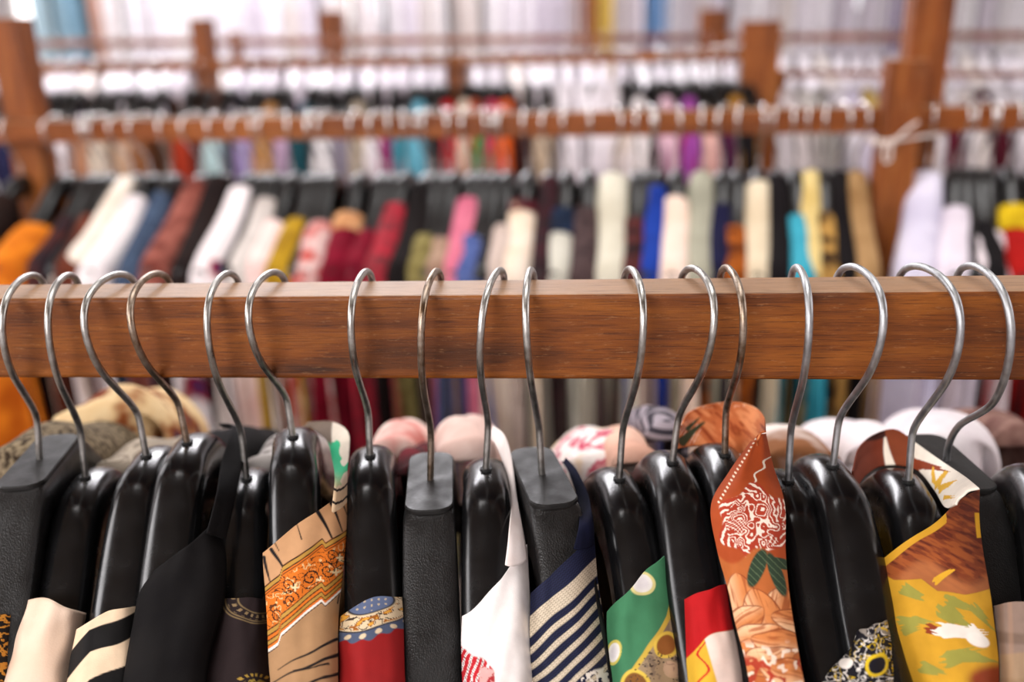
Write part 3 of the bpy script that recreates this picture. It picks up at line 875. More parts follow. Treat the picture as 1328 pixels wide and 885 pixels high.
def p_tropic(X, Y):
    c = base_c(X, 'CE9A2A')
    edge = np.interp(X, [1140, 1160, 1196, 1216, 1250, 1282, 1300], [742, 752, 753, 768, 771, 762, 758])
    topz = 1 - smooth(-1, 1, Y - edge)
    c = mixc(c, topz, '7C3A1E')
    st = fbm((X + Y * 1.1) / 30, (Y - X * .55) / 5, 81)
    c = mixc(c, topz * smooth(.48, .64, st), '9A5026'); c = mixc(c, topz * smooth(.42, .32, st), '5E2616')
    c = mixc(c, topz * smooth(735, 752, Y + 12 * np.sin(X / 17)) * .8, 'B26C40')
    yy = Y - (723 - .72 * (X - 1146) + 2)
    c = mixc(c, (1 - smooth(7, 9, yy - 6 * smooth(1200, 1160, X))) * (X < 1225), 'D09A2A')
    c = mixc(c, brush(X, Y, 1208, 762, -.62, 50, 5, 3) * topz, 'DFA82E')
    c = mixc(c, (1 - smooth(0, 2, np.abs(X - 1270 - (Y - 690) * .08) - 2.5)) * band(Y, 668, 700), 'D9A024')
    low = 1 - topz
    for a in ((1164, 758, .55, 46, 9, 5), (1168, 820, -.25, 40, 11, 6), (1180, 800, .35, 40, 6, 9), (1160, 805, .05, 45, 8, 12), (1214, 782, .75, 70, 14, 15), (1222, 775, .45, 60, 8, 18), (1255, 780, .9, 60, 7, 20), (1215, 858, -.12, 75, 12, 22), (1240, 850, .25, 60, 10, 25), (1190, 862, .4, 40, 9, 27)):
        c = mixc(c, brush(X, Y, *a) * low, '9A9442')
    c = mixc(c, brush(X, Y, 1196, 812, .42, 44, 9, 31) * low, '8A3A1C')
    for a in ((1203, 812, .32, 82, 11, 33), (1216, 818, .15, 66, 12, 35), (1252, 812, .75, 40, 9, 37)):
        c = mixc(c, brush(X, Y, *a) * low, 'F0E6DA')
    c = mixc(c, disc(ell(X, Y, 1268, 832, 15, 9, .4), 1, .1) * low, 'F2EADF')
    c = mixc(c, smooth(868, 885, Y + .35 * (X - 1250)) * smooth(1245, 1265, X), '8A3A1C')
    c = mixc(c, smooth(-2, 2, X - 1293 + .1 * (Y - 800)) * 0, '8A3A1C')
    return c
def p_tropic_collar(X, Y):
    c = base_c(X, 'EFE4D4')
    c = mixc(c, smooth(1, -1, X - 1148), '6E2E1A')
    c = mixc(c, disc(ell(X, Y, 1140, 560, 24, 12, -.3), 1, .1), '3A1A14')
    c = mixc(c, band(X - (Y - 600) * .3, 1160, 1190, 1) , '7C3A1E')
    c = mixc(c, brush(X, Y, 1176, 600, .32, 66, 7, 41), '8A3A1C')
    for a in ((1214, 640, -.9, 40, 5, 43), (1216, 640, -.3, 34, 5, 45), (1214, 634, -1.5, 28, 4, 46), (1222, 648, .1, 30, 3, 47)):
        c = mixc(c, brush(X, Y, *a), 'DDAA34')
    return c
def p_taupe(X, Y):
    c = base_c(X, '8A7468')
    c = mixc(c, band((Y - X * .1) % 60, 30, 44, 3) * .5, '5A4638'); c = mixc(c, band(X % 26, 8, 14, 2) * .4, 'B08A70')
    c = mixc(c, smooth(845, 850, Y) * .5, 'A98A62')
    return c
def p_lace(X, Y):
    c = base_c(X, '16100E')
    return mixc(c, band(fbm(X / 9, Y / 7, 91), .46, .6, .01), 'C58430')

def garment(name, label, cat='shirt'):
    o = empty(name, (0, 0, 0)); tag(o, label, cat, 'garments on the front rail'); return o
def at_base(o, k):
    """move the garment's origin to its hanger"""
    bpy.context.view_layer.update()
    b0 = Vector(FH[k]['base']); o.location = b0
    for ch in o.children: ch.location = Vector(ch.location) - b0

def far_shoulder(parent, u, v, wpx, y0, mat, length=.13, slope=.4, seed=2, dirx=0.0, dome=1.0, fold=.003):
    p = PY(u, v, y0); hw = wpx / FPX * (p @ fw) / 2
    pts = []; 
    for i in range(9):
        t = i / 8
        z = -slope * length * t - .012 * max(0, .25 - t) / .25
        pts.append(p + np.array([dirx * length * t, length * t, z]))
    pts = [p + np.array([0, -.012, -hw * 1.3]), p + np.array([0, -.006, -hw * .5])] + pts
    return tent('far_shoulder', pts, [hw * .95, hw] + [hw] * 9, .12, mat, parent, fold, seed, 9, 1.1, dome)

FG = {}
# 1 tweed / lace
g = garment('lace_jacket', 'dark jacket with an orange lace pattern and brown tweed shoulder on the flat-topped hanger', 'jacket')
front_patch(0, [(-70, 792, 22, 800), (-70, 825, 20, 826), (-70, 860, 18, 858), (-70, 900, 16, 900), (-70, 950, 14, 950)], g, fab('1A1412'), p_lace)
tw = fab('8A7A62', '33281E', scale=260., kind='noise')
far_shoulder(g, 25, 548, 130, .55, tw, seed=3); at_base(g, 0)
# 2 cream
g = garment('cream_blouse', 'plain cream blouse draped below a glossy black hanger', 'blouse')
front_patch(1, [(27, 781, 110, 797, 9), (14, 820, 103, 832, 6), (0, 862, 95, 866, 3), (-13, 905, 87, 910, 0), (-24, 960, 80, 960, 0)], g, fab('EBD0BA', 'E4C6AE'), None, lift=.012, curve=.018)
far_shoulder(g, 150, 572, 75, .56, fab('B8AA98', '8C8072', scale=300., kind='stripe'), seed=5); at_base(g, 1)
g = garment('patterned_scarf', 'brown and gold patterned scarf bunched behind the cream blouse', 'scarf')
far_shoulder(g, 122, 500, 150, .66, fab('C8A070', '7A3A1E', scale=26., stops=[(.30, lin('1E2048')), (.40, lin('8A4A22')), (.50, lin('D9B98A')), (.58, lin('E2C79A')), (.68, lin('7A3414'))]), seed=25, fold=.008); at_base(g, 1)
# 3 stripes
g = garment('striped_blouse', 'cream top with broad black diagonal stripes', 'blouse')
front_patch(2, [(100, 817, 178, 786, 5), (94, 845, 180, 822, 2), (88, 880, 180, 862), (82, 925, 180, 920), (80, 960, 180, 960)], g, fab('E5C9AE'), p_stripes, lift=.008); at_base(g, 2)
# 4 black
g = garment('black_shirt', 'plain black shirt with a slanting neckline', 'shirt')
blk = fab('16140F'.replace('0F', '14'), '100E0F')
front_patch(3, [(199, 741, 282, 672, -4), (181, 772, 292, 716), (172, 815, 290, 778), (165, 860, 272, 850), (158, 915, 264, 915), (155, 960, 262, 960)], g, blk, None, lift=.010)
y4 = FH[3]['base'][1]
strip(g, [(268, 692), (281, 640), (287, 600), (298, 566), (300, 552), (285, 550)], [(292, 700), (304, 650), (314, 605), (322, 575), (312, 556), (290, 555)], [y4 - .05, y4 - .03, y4 - .01, y4 + .015, y4 + .04, y4 + .06], blk, k=3)
far_shoulder(g, 262, 556, 110, y4 + .05, blk, seed=6); at_base(g, 3)
# 5 dark brown
g = garment('brown_shirt', 'dark brown shirt with small gold ring motifs', 'shirt')
front_patch(4, [(284, 779, 347, 779, 3), (272, 815, 348, 815), (262, 855, 349, 855), (255, 900, 350, 900), (250, 955, 350, 955)], g, fab('2B2021'), p_brown, lift=.008)
far_shoulder(g, 345, 566, 60, .55, fab('B9B2AE', '5E5855', scale=120., kind='voronoi'), seed=7); at_base(g, 4)
# 6 tiger
g = garment('tiger_shirt', 'tan tiger striped shirt with an orange ornamental band and green collar', 'shirt')
front_patch(5, [(342, 717, 449, 641, 4), (344, 752, 449, 684, 0), (346, 800, 444, 742), (349, 848, 438, 800), (353, 890, 438, 862), (356, 940, 439, 930), (357, 970, 440, 965)], g, fab('A9825C'), p_tiger, lift=.008)
y6 = FH[5]['base'][1]
strip(g, [(430, 664), (434, 625), (431, 596), (424, 572), (405, 556), (392, 553)], [(449, 652), (450, 615), (453, 585), (451, 560), (430, 548), (400, 548)], [y6 - .055, y6 - .03, y6 - .005, y6 + .02, y6 + .05, y6 + .06], None, p_green_collar, k=5, mid=.004)
at_base(g, 5)
# 7 red
g = garment('red_blouse', 'dark red top with a blue and cream round motif', 'blouse')
front_patch(6, [(442, 801, 521, 773, 8), (440, 835, 523, 818, 4), (440, 870, 524, 866), (440, 910, 525, 910), (440, 960, 526, 960)], g, fab('981A1A'), p_mandala, lift=.008)
far_shoulder(g, 508, 545, 72, .60, fab('D98A82', 'EBD3C8', scale=35.), seed=9)
far_shoulder(g, 528, 583, 40, .52, fab('3A2426', '6A2028', scale=60.), seed=10); at_base(g, 6)
# 9 white
g = garment('white_blouse', 'white blouse with a red print at its front and a pale pink shoulder', 'blouse')
wht = fab('F6EEEB', 'EFE2DD')
front_patch(8, [(600, 801, 683, 706, -7), (599, 832, 687, 782), (600, 866, 689, 840), (602, 905, 690, 892), (603, 955, 691, 950)], g, wht, p_white_red, lift=.010)
y9 = FH[8]['base'][1]
strip(g, [(655, 733), (660, 690), (663, 645), (655, 606), (644, 578), (634, 566)], [(684, 727), (678, 690), (670, 645), (664, 600), (655, 566), (640, 552)], [y9 - .055, y9 - .035, y9 - .01, y9 + .015, y9 + .03, y9 + .05], wht, k=8, mid=.003)
far_shoulder(g, 598, 542, 82, .58, fab('E9D2C8', 'D9B9AE', scale=30.), seed=11, fold=.006); at_base(g, 8)
# 10 knit
g = garment('striped_knit', 'navy knitted top with cream stripes', 'sweater')
front_patch(9, [(689, 771, 770, 695, 2), (688, 803, 774, 748), (688, 835, 782, 802), (690, 868, 788, 852), (692, 905, 793, 900), (694, 955, 796, 950)], g, fab('171A33'), p_knit, lift=.008, step=.8)
y10 = FH[9]['base'][1]
strip(g, [(744, 712), (751, 680), (750, 650), (739, 615), (728, 598)], [(771, 706), (768, 670), (762, 640), (748, 610), (734, 594)], [y10 - .05, y10 - .03, y10 - .01, y10 + .015, y10 + .035], fab('171A33', '0E1022'), k=9, mid=.003); at_base(g, 9)
# 11 green
g = garment('green_dotted_shirt', 'green shirt with white dots and a yellow edged brown border', 'shirt')
front_patch(10, [(788, 796, 875, 705, 3), (788, 822, 881, 756), (791, 852, 887, 810), (795, 882, 891, 860), (797, 920, 895, 910), (798, 960, 896, 960)], g, fab('9A8468'), p_green, lift=.008)
y11 = FH[10]['base'][1]
strip(g, [(862, 716), (860, 700), (852, 690), (846, 680)], [(876, 712), (872, 700), (862, 690), (852, 680)], [y11 - .05, y11 - .04, y11 - .025, y11 - .01], fab('A8873A'))
pf = fab('EAD9D4', 'C8485E', scale=42., stops=[(.30, lin('D8A83C')), (.42, lin('E9DCD6')), (.52, lin('F2ECE8')), (.58, lin('C2355A')), (.68, lin('F0D8D4'))])
far_shoulder(g, 780, 560, 130, .57, pf, seed=12, fold=.006)
far_shoulder(g, 822, 556, 60, .55, fab('E2B9A4', 'CFA08C', scale=30.), seed=13); at_base(g, 10)
# 12 red yellow
g = garment('red_yellow_blouse', 'bright red top with yellow and white lower panels', 'blouse')
front_patch(11, [(885, 780, 946, 757, 1), (887, 815, 952, 802), (890, 850, 962, 846), (893, 888, 967, 888), (895, 950, 970, 950)], g, fab('B41318'), p_redtop, lift=.008)
far_shoulder(g, 864, 528, 60, .60, fab('9A9098', '38343C', scale=42., kind='stripe'), seed=14, fold=.005); at_base(g, 11)
# 13 orange
g = garment('orange_floral_shirt', 'orange floral shirt with a raised collar and white lace flower', 'shirt')
front_patch(12, [(974, 572, 992, 562), (946, 612, 1001, 602), (923, 655, 1016, 652), (930, 710, 1017, 712), (945, 765, 1022, 768), (955, 810, 1030, 818), (967, 855, 1038, 862), (976, 905, 1046, 905), (980, 955, 1050, 955)], g, fab('B8683A'), p_orange, lift=.016, curve=.010, step=.8)
y13 = FH[12]['base'][1]
strip(g, [(878, 583), (893, 580), (918, 578), (945, 582), (965, 592), (975, 590), (982, 578)], [(885, 550), (893, 536), (915, 526), (950, 521), (976, 527), (990, 540), (993, 560)],
      [y13 + .02, y13 + .04, y13 + .05, y13 + .05, y13 + .035, y13 + .01, y13 - .02], None, p_orange_collar, mid=-.004,
      yo=[y13 + .03, y13 + .06, y13 + .07, y13 + .07, y13 + .055, y13 + .025, y13 - .02]); at_base(g, 12)
# 15 black yellow
g = garment('black_patterned_shirt', 'black shirt with white and yellow pattern low on its hanger', 'shirt')
front_patch(14, [(1112, 820, 1149, 804, 1), (1098, 848, 1153, 832), (1074, 880, 1158, 866), (1060, 908, 1161, 902), (1052, 955, 1165, 950)], g, fab('15121A'), p_black_yellow, lift=.010)
far_shoulder(g, 1045, 553, 120, .56, fab('EDE0D8', '8A5A3A', scale=22.), seed=15); at_base(g, 14)
# 16 tropic
g = garment('tropical_shirt', 'yellow and brown tropical print shirt with a standing collar', 'shirt')
front_patch(15, [(1146, 725, 1269, 634, 2), (1150, 748, 1272, 682), (1154, 782, 1277, 736), (1158, 818, 1285, 786), (1172, 855, 1292, 836), (1188, 895, 1295, 888), (1198, 950, 1297, 945)], g, fab('C99A30'), p_tropic, lift=.012, step=.8)
y16 = FH[15]['base'][1]
strip(g, [(1112, 632), (1122, 618), (1140, 606), (1165, 604), (1192, 612), (1212, 636), (1226, 658), (1240, 655)], [(1106, 612), (1114, 582), (1134, 564), (1161, 557), (1188, 575), (1222, 599), (1252, 619), (1270, 634)],
      [y16 + .005, y16 + .025, y16 + .04, y16 + .04, y16 + .03, y16 + .005, y16 - .025, y16 - .05], None, p_tropic_collar, mid=-.003,
      yo=[y16 + .01, y16 + .035, y16 + .055, y16 + .055, y16 + .045, y16 + .02, y16 - .015, y16 - .05])
far_shoulder(g, 1150, 545, 90, .60, fab('EFE6E6', 'DCD0D4', scale=25.), seed=16); at_base(g, 15)
# 17/18
g = garment('white_knit', 'white top whose shoulder shows behind the flat-topped hanger of the front row', 'sweater')
far_shoulder(g, 1235, 534, 150, .60, fab('F0EAEC', 'D8CCD0', scale=18.), seed=17, dirx=.3, fold=.006)
at_base(g, 16)
g = garment('taupe_jacket', 'taupe checked jacket at the end of the front row', 'jacket')
front_patch(17, [(1288, 785, 1365, 778), (1290, 830, 1368, 830), (1294, 885, 1370, 885), (1296, 950, 1372, 950)], g, fab('8A7468'), p_taupe, lift=.008)
far_shoulder(g, 1330, 530, 70, .62, fab('6A4A44', '8A6A60', scale=60.), seed=18); at_base(g, 17)

# ------------------------------------------------------------------ clothes on the racks behind
_hook_cache = {}
def far_hook(H, tau):
    k = (round(H, 3), round(tau, 1))
    if k not in _hook_cache:
        V, Fc = tube_data(hook_pts(H, tau, 0, 0, 1.0, 26), .0021, 8)
        me = bpy.data.meshes.new('hook'); me.from_pydata([tuple(v) for v in V], [], Fc); me.update(); me.materials.append(M_CHROME)
        me.polygons.foreach_set('use_smooth', [True] * len(me.polygons)); _hook_cache[k] = me
    return _hook_cache[k]

def arm_angle(base, xb, a=.2, lim=40):
    best = None
    for tt in np.radians(np.arange(-lim, lim + .1, 1)):
        p = base + np.array([a * math.sin(tt), -a * math.cos(tt), ridge(a)])
        e = abs(proj(p)[0] - xb)
        if best is None or e < best[0]: best = (e, tt)
    return best[1]

def far_hanger(R, xh, t, label, group, hookH=.1):
    rp = rail_at(R, xh); base = np.array([rp[0], rp[1], rp[2] + .0075 - hookH])
    root = empty('clothes_hanger', tuple(base), t); tag(root, label, 'hanger', group)
    link(bpy.data.objects.new('body', ME_FAR), root)
    tau = rng.choice([-.3, -.1, 0.1, .3])
    link(bpy.data.objects.new('hook', far_hook(hookH, tau)), root)
    return base, root

def hung_garment(R, xh, xb, f0, mat, label, cat, group, hw=.022, L=.55, seed=0, hangers=None, top=None, hookH=.1, name=None, lim=40):
    rp = rail_at(R, xh); base = np.array([rp[0], rp[1], rp[2] + .0075 - hookH])
    t = arm_angle(base, xb, lim=lim) if xb is not None else (rng.uniform(-.12, .12))
    if hangers: far_hanger(R, xh, t, hangers[0], hangers[1], hookH)
    st, ct = math.sin(t), math.cos(t)
    root = empty(name or cat.replace(' ', '_'), tuple(base), t); tag(root, label, cat, group)
    for sgn in (1, -1):
        a0 = .022 + f0 * .17 if sgn > 0 else .06
        A = np.linspace(a0, .2, 6); pts = [np.array([0, -sgn * a, ridge(a) + .006]) for a in A]
        e = pts[-1]
        pts += [e + np.array([0, -sgn * .012, -.008]), e + np.array([0, -sgn * .018, -.028]), e + np.array([0, -sgn * .018, -.08])] + [e + np.array([0, -sgn * (.018 - .01 * j), -.08 - (L - .1) * j / 4]) for j in range(1, 5)]
        n = len(pts); hws = [hw * (.82 if i == 0 else 1) * (1 + .04 * math.sin(i * 1.3 + seed)) * (1 + (.09 if R is R2 else .0) * max(0, i - 6)) for i in range(n)]
        drops = [L - .12] * 6 + [.3, .1, .03, .02, .02, .02, .02]
        tent('shoulder', pts, hws, drops[:n], mat if not (top and sgn > 0) else mat, root, .003, seed + (0 if sgn > 0 else 50), 7, 1.1, .9, 3)
    if top:
        A = np.linspace(.022 + f0 * .17, .022 + f0 * .17 + top[1], 4)
        pts = [np.array([0, -a, ridge(a) + .009]) for a in A]
        tent('yoke', pts, hw * 1.08, .06, top[0], root, .002, seed + 9, 7, 1.0, .9, 2)
    return root

HL2 = ('black plastic hanger with steel hook on the second rack', 'hangers on the second rack')
G2 = 'garments on the second rack'
S2 = ' on the second rack'
row2 = [  # crown px, lower arm px, bare fraction, fabric, words, kind, half width
 (16, -70, .2, fab('1E1614', '2A1A16', scale=20.), 'dark brown coat at the foot of the post', 'coat', .024),
 (72, -2, .52, fab('D87A1E', 'A8500E', scale=20.), 'bulky orange silk blouse next to the post', 'blouse', .046),
 (106, 50, .45, fab('241C22', '4A2420', scale=30.), 'dark blouse with a rust pattern', 'blouse', .020),
 (132, 84, .42, fab('6A3524', '4A2018', scale=30.), 'rust brown shirt', 'shirt', .020),
 (162, 84, .0, fab('EFE3D6', 'DCCAB8', scale=14.), 'long cream cardigan covering its hanger', 'cardigan', .020),
 (186, 118, .22, fab('F0E8E8', 'D9CDD0', scale=14.), 'white shirt beside the cream cardigan', 'shirt', .023),
 (212, 165, .20, fab('4A5A72', '2A3448', scale=120.), 'dark denim shirt', 'shirt', .020),
 (252, 196, .06, fab('9A5A4E', '6A342C', scale=40.), 'rose brown checked shirt', 'shirt', .025),
 (280, 236, .0, fab('241A18', '1A1212', scale=20.), 'very dark brown jacket', 'jacket', .023),
 (316, 262, .14, fab('F2E9EA', 'E2D4D8', scale=12., stops=[(.0, lin('F2E9EA')), (.62, lin('E9DEDF')), (.66, lin('A01428')), (.72, lin('2A3060'))]), 'white top with a red patch', 'top', .027),
 (350, 312, .26, fab('CFC6C0', 'AFA49E', scale=14.), 'light grey blouse', 'blouse', .027),
 (372, 330, .5, fab('F0D6CF', 'E2BCB6', scale=20.), 'pale pink blouse', 'blouse', .022),
 (398, 360, .46, fab('B08A22', '8E6A14', scale=30.), 'mustard yellow sweater', 'sweater', .022),
 (425, 398, .5, fab('D9BDB8', 'B8443C', scale=36.), 'red and white patterned blouse', 'blouse', .023),
 (462, 432, .42, fab('7A0E26', '5A0818', scale=20.), 'crimson top with a peach yoke', 'top', .022),
 (492, 462, .62, fab('7A1226', '5C0A1C', scale=20.), 'wine red skirt', 'skirt', .018),
 (522, 486, .30, fab('A82A38', '6A3034', scale=70.), 'red tartan shirt', 'shirt', .021),
 (552, 520, .12, fab('1C1717', '120E0E', scale=20.), 'plain black coat beside the tartan shirt', 'coat', .024),
 (560, 540, .66, fab('8A7E4E', '6E6238', scale=80.), 'olive green sweater', 'sweater', .024),
 (586, 566, .72, fab('A88A76', '8A6C5A', scale=20.), 'light brown top', 'top', .018),
 (610, 590, .26, fab('D2748A', 'B2566E', scale=16.), 'pink satin blouse', 'blouse', .022),
 (625, 604, .68, fab('5A6AA0', '3E4C80', scale=90.), 'blue denim jacket', 'jacket', .025),
 (655, 648, .56, fab('C9B6AC', 'A89488', scale=16.), 'beige grey top', 'top', .018),
 (684, 664, .30, fab('EEDDCC', 'D6B898', scale=12.), 'cream jacket with a dark red collar', 'jacket', .026),
 (712, 704, .06, fab('241C1E', '3A1A20', scale=50.), 'black blouse with tiny red print', 'blouse', .016),
 (735, 718, .38, fab('CFCBBE', 'B2AEA0', scale=14.), 'pale sage dress with a navy yoke', 'dress', .021),
 (763, 756, .34, fab('4A3A3A', '241A1C', scale=50., kind='voronoi'), 'dark brown floral dress', 'dress', .021),
 (798, 793, .0, fab('D6D0BE', 'B8B09C', scale=10.), 'long off-white jacket covering its hanger', 'jacket', .025),
 (828, 820, .46, fab('5A2A28', '221618', scale=50.), 'dark shirt with a red print', 'shirt', .017),
 (856, 843, .16, fab('1E3E9A', '162C78', scale=14.), 'royal blue dress', 'dress', .018),
 (880, 872, .26, fab('EFD9CC', 'E0BFA8', scale=10.), 'pale peach dress', 'dress', .026),
 (913, 908, .0, fab('A5A290', '8A8878', scale=14.), 'sage grey jacket covering its hanger', 'jacket', .021),
 (940, 932, .32, fab('1A1A38', '141228', scale=20.), 'navy blue dress', 'dress', .018),
 (960, 952, .56, fab('A8581A', '5A2A10', scale=50.), 'rust orange patterned dress', 'dress', .020),
 (988, 982, .12, fab('DCCDB2', 'C2AE90', scale=10.), 'beige linen dress', 'dress', .021),
 (1012, 1008, .05, fab('181416', '100C0E', scale=10.), 'plain black dress beside the beige linen one', 'dress', .018),
 (1036, 1044, .44, fab('3FA0B4', '2E8498', scale=14.), 'turquoise dress', 'dress', .021),
 (1056, 1054, .0, fab('D9C284', 'BFA25E', scale=14.), 'pale yellow satin blouse', 'blouse', .016),
 (1072, 1076, .42, fab('B58A48', '2A1A12', scale=45.), 'black and gold floral dress', 'dress', .019),
 (1092, 1100, .0, fab('171314', '0E0A0C', scale=10.), 'plain black cardigan beside the floral dress', 'cardigan', .017),
 (1116, 1122, .0, fab('A8845A', '86643E', scale=14.), 'light brown satin blouse next to the tied post', 'blouse', .018),
 (1210, 1188, .0, fab('D8D2E2', 'B4AEC4', scale=10.), 'pale lavender shirt just beyond the tied post', 'shirt', .026),
 (1248, 1238, .36, fab('E2D8E2', 'C4B8C4', scale=10.), 'white lavender blouse', 'blouse', .024),
 (1276, 1290, .52, fab('1A1718', '121012', scale=10.), 'black strappy top', 'top', .017),
 (1292, 1284, .62, fab('E4D8DC', 'C8BABE', scale=10.), 'pale pink and white blouse', 'blouse', .026),
 (1318, 1330, .36, fab('A81A16', '801010', scale=14.), 'red top with a yellow yoke', 'top', .024),
 (1352, 1372, .2, fab('2A2426', '181416', scale=14.), 'charcoal jacket past the red and yellow top', 'jacket', .022),
]
tops = {'crimson top with a peach yoke': (fab('D09A6E', 'B07A50'), .035), 'cream jacket with a dark red collar': (fab('5A1A24', '2A1418'), .02),
        'pale sage dress with a navy yoke': (fab('1E2A40', '141C2C'), .05), 'red top with a yellow yoke': (fab('D2B01E', 'B09010'), .045)}
seen = {}
for i, (xh, xb, f0, mat, words, cat, hw) in enumerate(row2):
    cat = 'pullover' if cat == 'top' else cat
    hung_garment(R2, xh, xb, f0, mat, words + S2, cat, G2, hw * 1.18, .55, 100 + i, ('black hanger carrying the ' + words.split(' covering')[0].split(' beside')[0].split(' next')[0].split(' at the')[0].split(' just')[0].split(' past')[0] + S2, HL2[1]), tops.get(words))
# bare hangers between
for xh, xb in ((120, 72), (335, 300), (410, 385), (505, 480), (575, 553), (640, 622), (842, 838), (1262, 1262)):
    rp = rail_at(R2, xh); base = np.array([rp[0], rp[1], rp[2] - .0925])
    far_hanger(R2, xh, arm_angle(base, xb), 'bare black hanger between the clothes on the second rack', HL2[1])

# third rack
HL3 = ('small black hanger with steel hook on the third rack', 'hangers on the third rack')
row3 = [(-20, '2A2024', 'dark brown', 1), (8, '5A2A22', 'maroon', 1), (36, '2A2A4A', 'navy', 1), (70, '5A3A6A', 'purple', 1), (98, 'EFE8EE', 'white', 1), (124, 'C08A6A', 'tan', 1), (150, 'DCCBB8', 'cream', 1), (176, 'C8A58A', 'beige', 1), (205, '8A5A3A', 'brown', 1), (240, 'A83A24', 'brick red', 1), (268, '5A241E', 'maroon', 1), (298, 'B8D2D4', 'pale blue', 1), (324, 'A292C0', 'lilac', 1),
        (355, 'C08A52', 'tan', 0), (368, 'C0A0BC', 'mauve', 1), (404, '1F4A54', 'dark teal', 0), (428, 'F0ECEE', 'white', 1), (448, '8A8290', 'grey', 1), (464, 'B8A894', 'beige', 0), (484, 'F0EAEE', 'white', 1), (510, '94206A', 'magenta', 1), (533, '3A8A9C', 'teal', 1), (545, '6AAEC4', 'light blue', 0), (560, '26282A', 'charcoal', 1),
        (577, 'C01422', 'bright red', 0), (600, 'E0CDB8', 'cream', 0), (612, 'B04A2A', 'rust', 0), (622, '7E9A84', 'grey green', 1), (634, '128A4A', 'emerald green', 1), (640, 'C83A58', 'raspberry', 0), (660, 'E8642A', 'orange', 0), (684, '3A1E1C', 'dark brown', 1), (706, 'BFA890', 'beige', 1), (730, 'EFE6EC', 'white', -1), (752, 'F0E8EE', 'white', -1), (775, 'EDE4EA', 'white', -1), (795, 'E0D6DA', 'white', -1),
        (806, 'D6C4BA', 'beige', 1), (828, 'F0E6E6', 'white', 0), (848, '6A2050', 'plum', 1), (862, 'E2B8C8', 'light pink', 0), (876, 'A02028', 'bright red', 1), (893, 'A04AA0', 'violet', 0), (905, 'E2B0A8', 'light pink', 1), (925, '4A1E3A', 'plum', 1), (944, 'A8742A', 'golden brown', 0), (960, '1A1618', 'black', 1)]
for i, (x, hexa, word, f) in enumerate(row3):
    f0 = {1: .80, 0: .36, -1: 0.0}[f]
    hung_garment(R3, x, None, f0, fab(hexa), '%s garment hanging on the third rack' % word, 'garment', 'garments on the third rack', .024, .6, 300 + i, ('small black hanger carrying the %s garment on the third rack' % word, HL3[1]), None, .088, 'hung_garment')
for i, x in enumerate(range(-30, 975, 40)):
    far_hanger(R3, x + rng.uniform(-4, 4), rng.uniform(-.15, .15), 'small bare black hanger on the third rack', HL3[1], .088)
# right short rack
row6 = [(1020 + 21 * i) for i in range(18)]
cols6 = ['D8CCCC', 'CFC8C4', '9A9490', 'E2DAE2', 'D6CCE0', 'C0A05A', 'D0CCDA', 'C8C0C4', 'E4DCE0', '5A1A2A', 'E0D8DC', 'D8CCC8', '4A1420', 'DCD4DA', 'D0C8CC', 'E0D8E0', 'D8D0D4', 'C8C0C8']
for i, x in enumerate(row6):
    w = {'C0A05A': 'golden', '5A1A2A': 'wine red', '4A1420': 'wine red', '9A9490': 'grey'}.get(cols6[i], 'pale')
    hung_garment(R6, x, None, .0, fab(cols6[i]), '%s garment on the short rack behind the tied post' % w, 'garment', 'garments on the short rack', .024, .5, 400 + i,
                 ('hanger with steel hook on the short rack behind the tied post', 'hangers on the short rack'), None, .06, 'hung_garment')
# far rack of white clothes
for i, x in enumerate(np.arange(30, 1340, 23.5)):
    c = rng.choice(['F2EDF2', 'EFE8EE', 'DAD2DA', 'E9E2EA', 'E6DCD8', 'CFC6CE'])
    hung_garment(R4, float(x), None, .0, fab(c), 'white garment on the thin far rack', 'garment', 'white garments on the far rack', .026, .6, 500 + i, ('hanger with thin hook on the far rack of white clothes', 'hangers on the far rack'), None, .085, 'hung_garment')
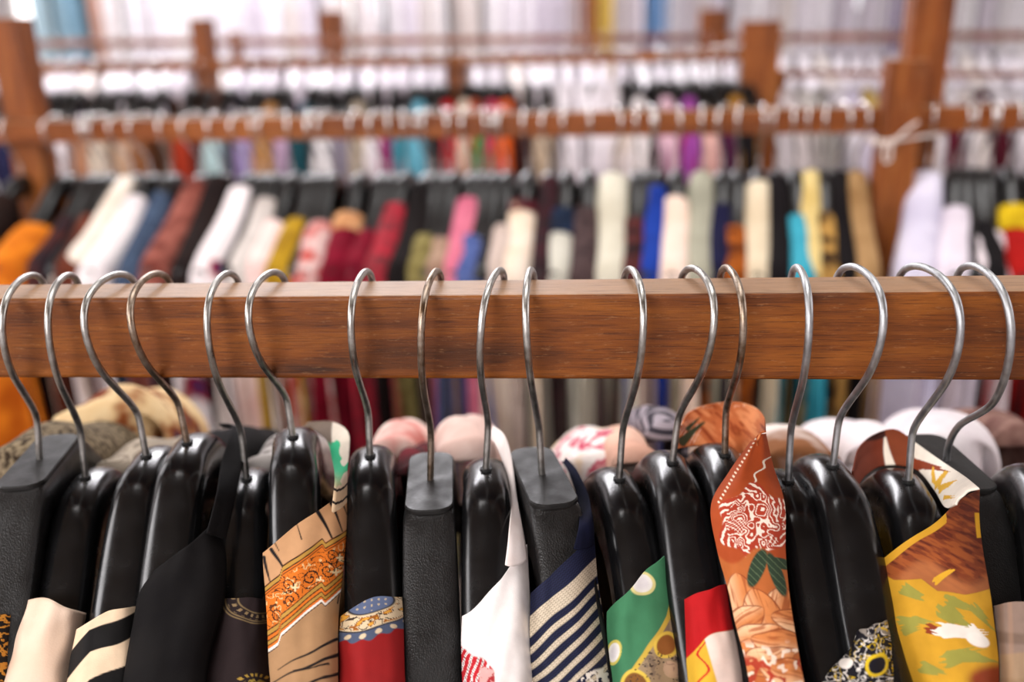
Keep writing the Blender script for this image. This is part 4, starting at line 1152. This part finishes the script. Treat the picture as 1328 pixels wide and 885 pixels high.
# long robes at the back
special = {845: ('7FA6D2', 'sky blue'), 775: ('D9B860', 'yellow'), 1160: ('6A2A96', 'purple'), 755: ('A86A4A', 'brown'), 85: ('A2C0CE', 'blue grey'), 106: ('8AAEC2', 'blue grey'), 64: ('B4CCD6', 'blue grey'), 133: ('C8A090', 'brown')}
xs = sorted(list(special) + [float(x) for x in np.arange(150, 1340, 21) if min(abs(x - s) for s in special) > 11])
for i, x in enumerate(xs):
    c, w = special.get(x, (rng.choice(['F4EFF4', 'F0EAF0', 'F6F2F4', 'E2DAE4', 'E8DEDA']), 'white'))
    hung_garment(R5, x, None, .0, fab(c), '%s long robe hanging from the tall back rack' % w, 'robe', 'long robes on the back rack', .045, 1.2, 700 + i, ('hanger on the tall back rack of long robes', 'hangers on the back rack'), None, .085)

# ------------------------------------------------------------------ string tied round the post
m, t, b = nt('white_string')
n = N(t, 'ShaderNodeTexNoise', Scale=300.0); r = ramp(t, [(.3, lin('C9B4A8')), (.7, lin('EDE2DC'))]); t.links.new(n.outputs[0], r.inputs[0]); t.links.new(r.outputs[0], b.inputs['Base Color'])
b.inputs['Roughness'].default_value = .8
M_STRING = m
sg = empty('string', tuple(PY(1160, 182, 1.37))); tag(sg, 'white string knotted round the thick wooden post', 'string')
sb = np.array(sg.location)
yf = rail_at(R2, 1162)[1] - .054
def sline(pts, name, n=40):
    c = catmull(np.array([PY(u, v, y) for u, v, y in pts]) - sb, n)
    V, Fc = tube_data(c, .0024, 8); mesh_obj(name, V, Fc, M_STRING, sg)
sline([(1126, 182, yf + .06), (1128, 184, yf + .01), (1145, 187, yf - .004), (1165, 182, yf - .005), (1190, 178, yf), (1222, 174, yf + .04), (1224, 173, yf + .1)], 'loop')
sline([(1126, 178, yf + .06), (1128, 178, yf + .01), (1145, 183, yf - .006), (1162, 180, yf - .008), (1176, 168, yf - .008), (1188, 160, yf - .004), (1190, 158, yf + .02)], 'loop')
sline([(1152, 184, yf - .008), (1146, 196, yf - .010), (1148, 210, yf - .009), (1155, 206, yf - .009), (1156, 192, yf - .010), (1160, 182, yf - .008)], 'bow')
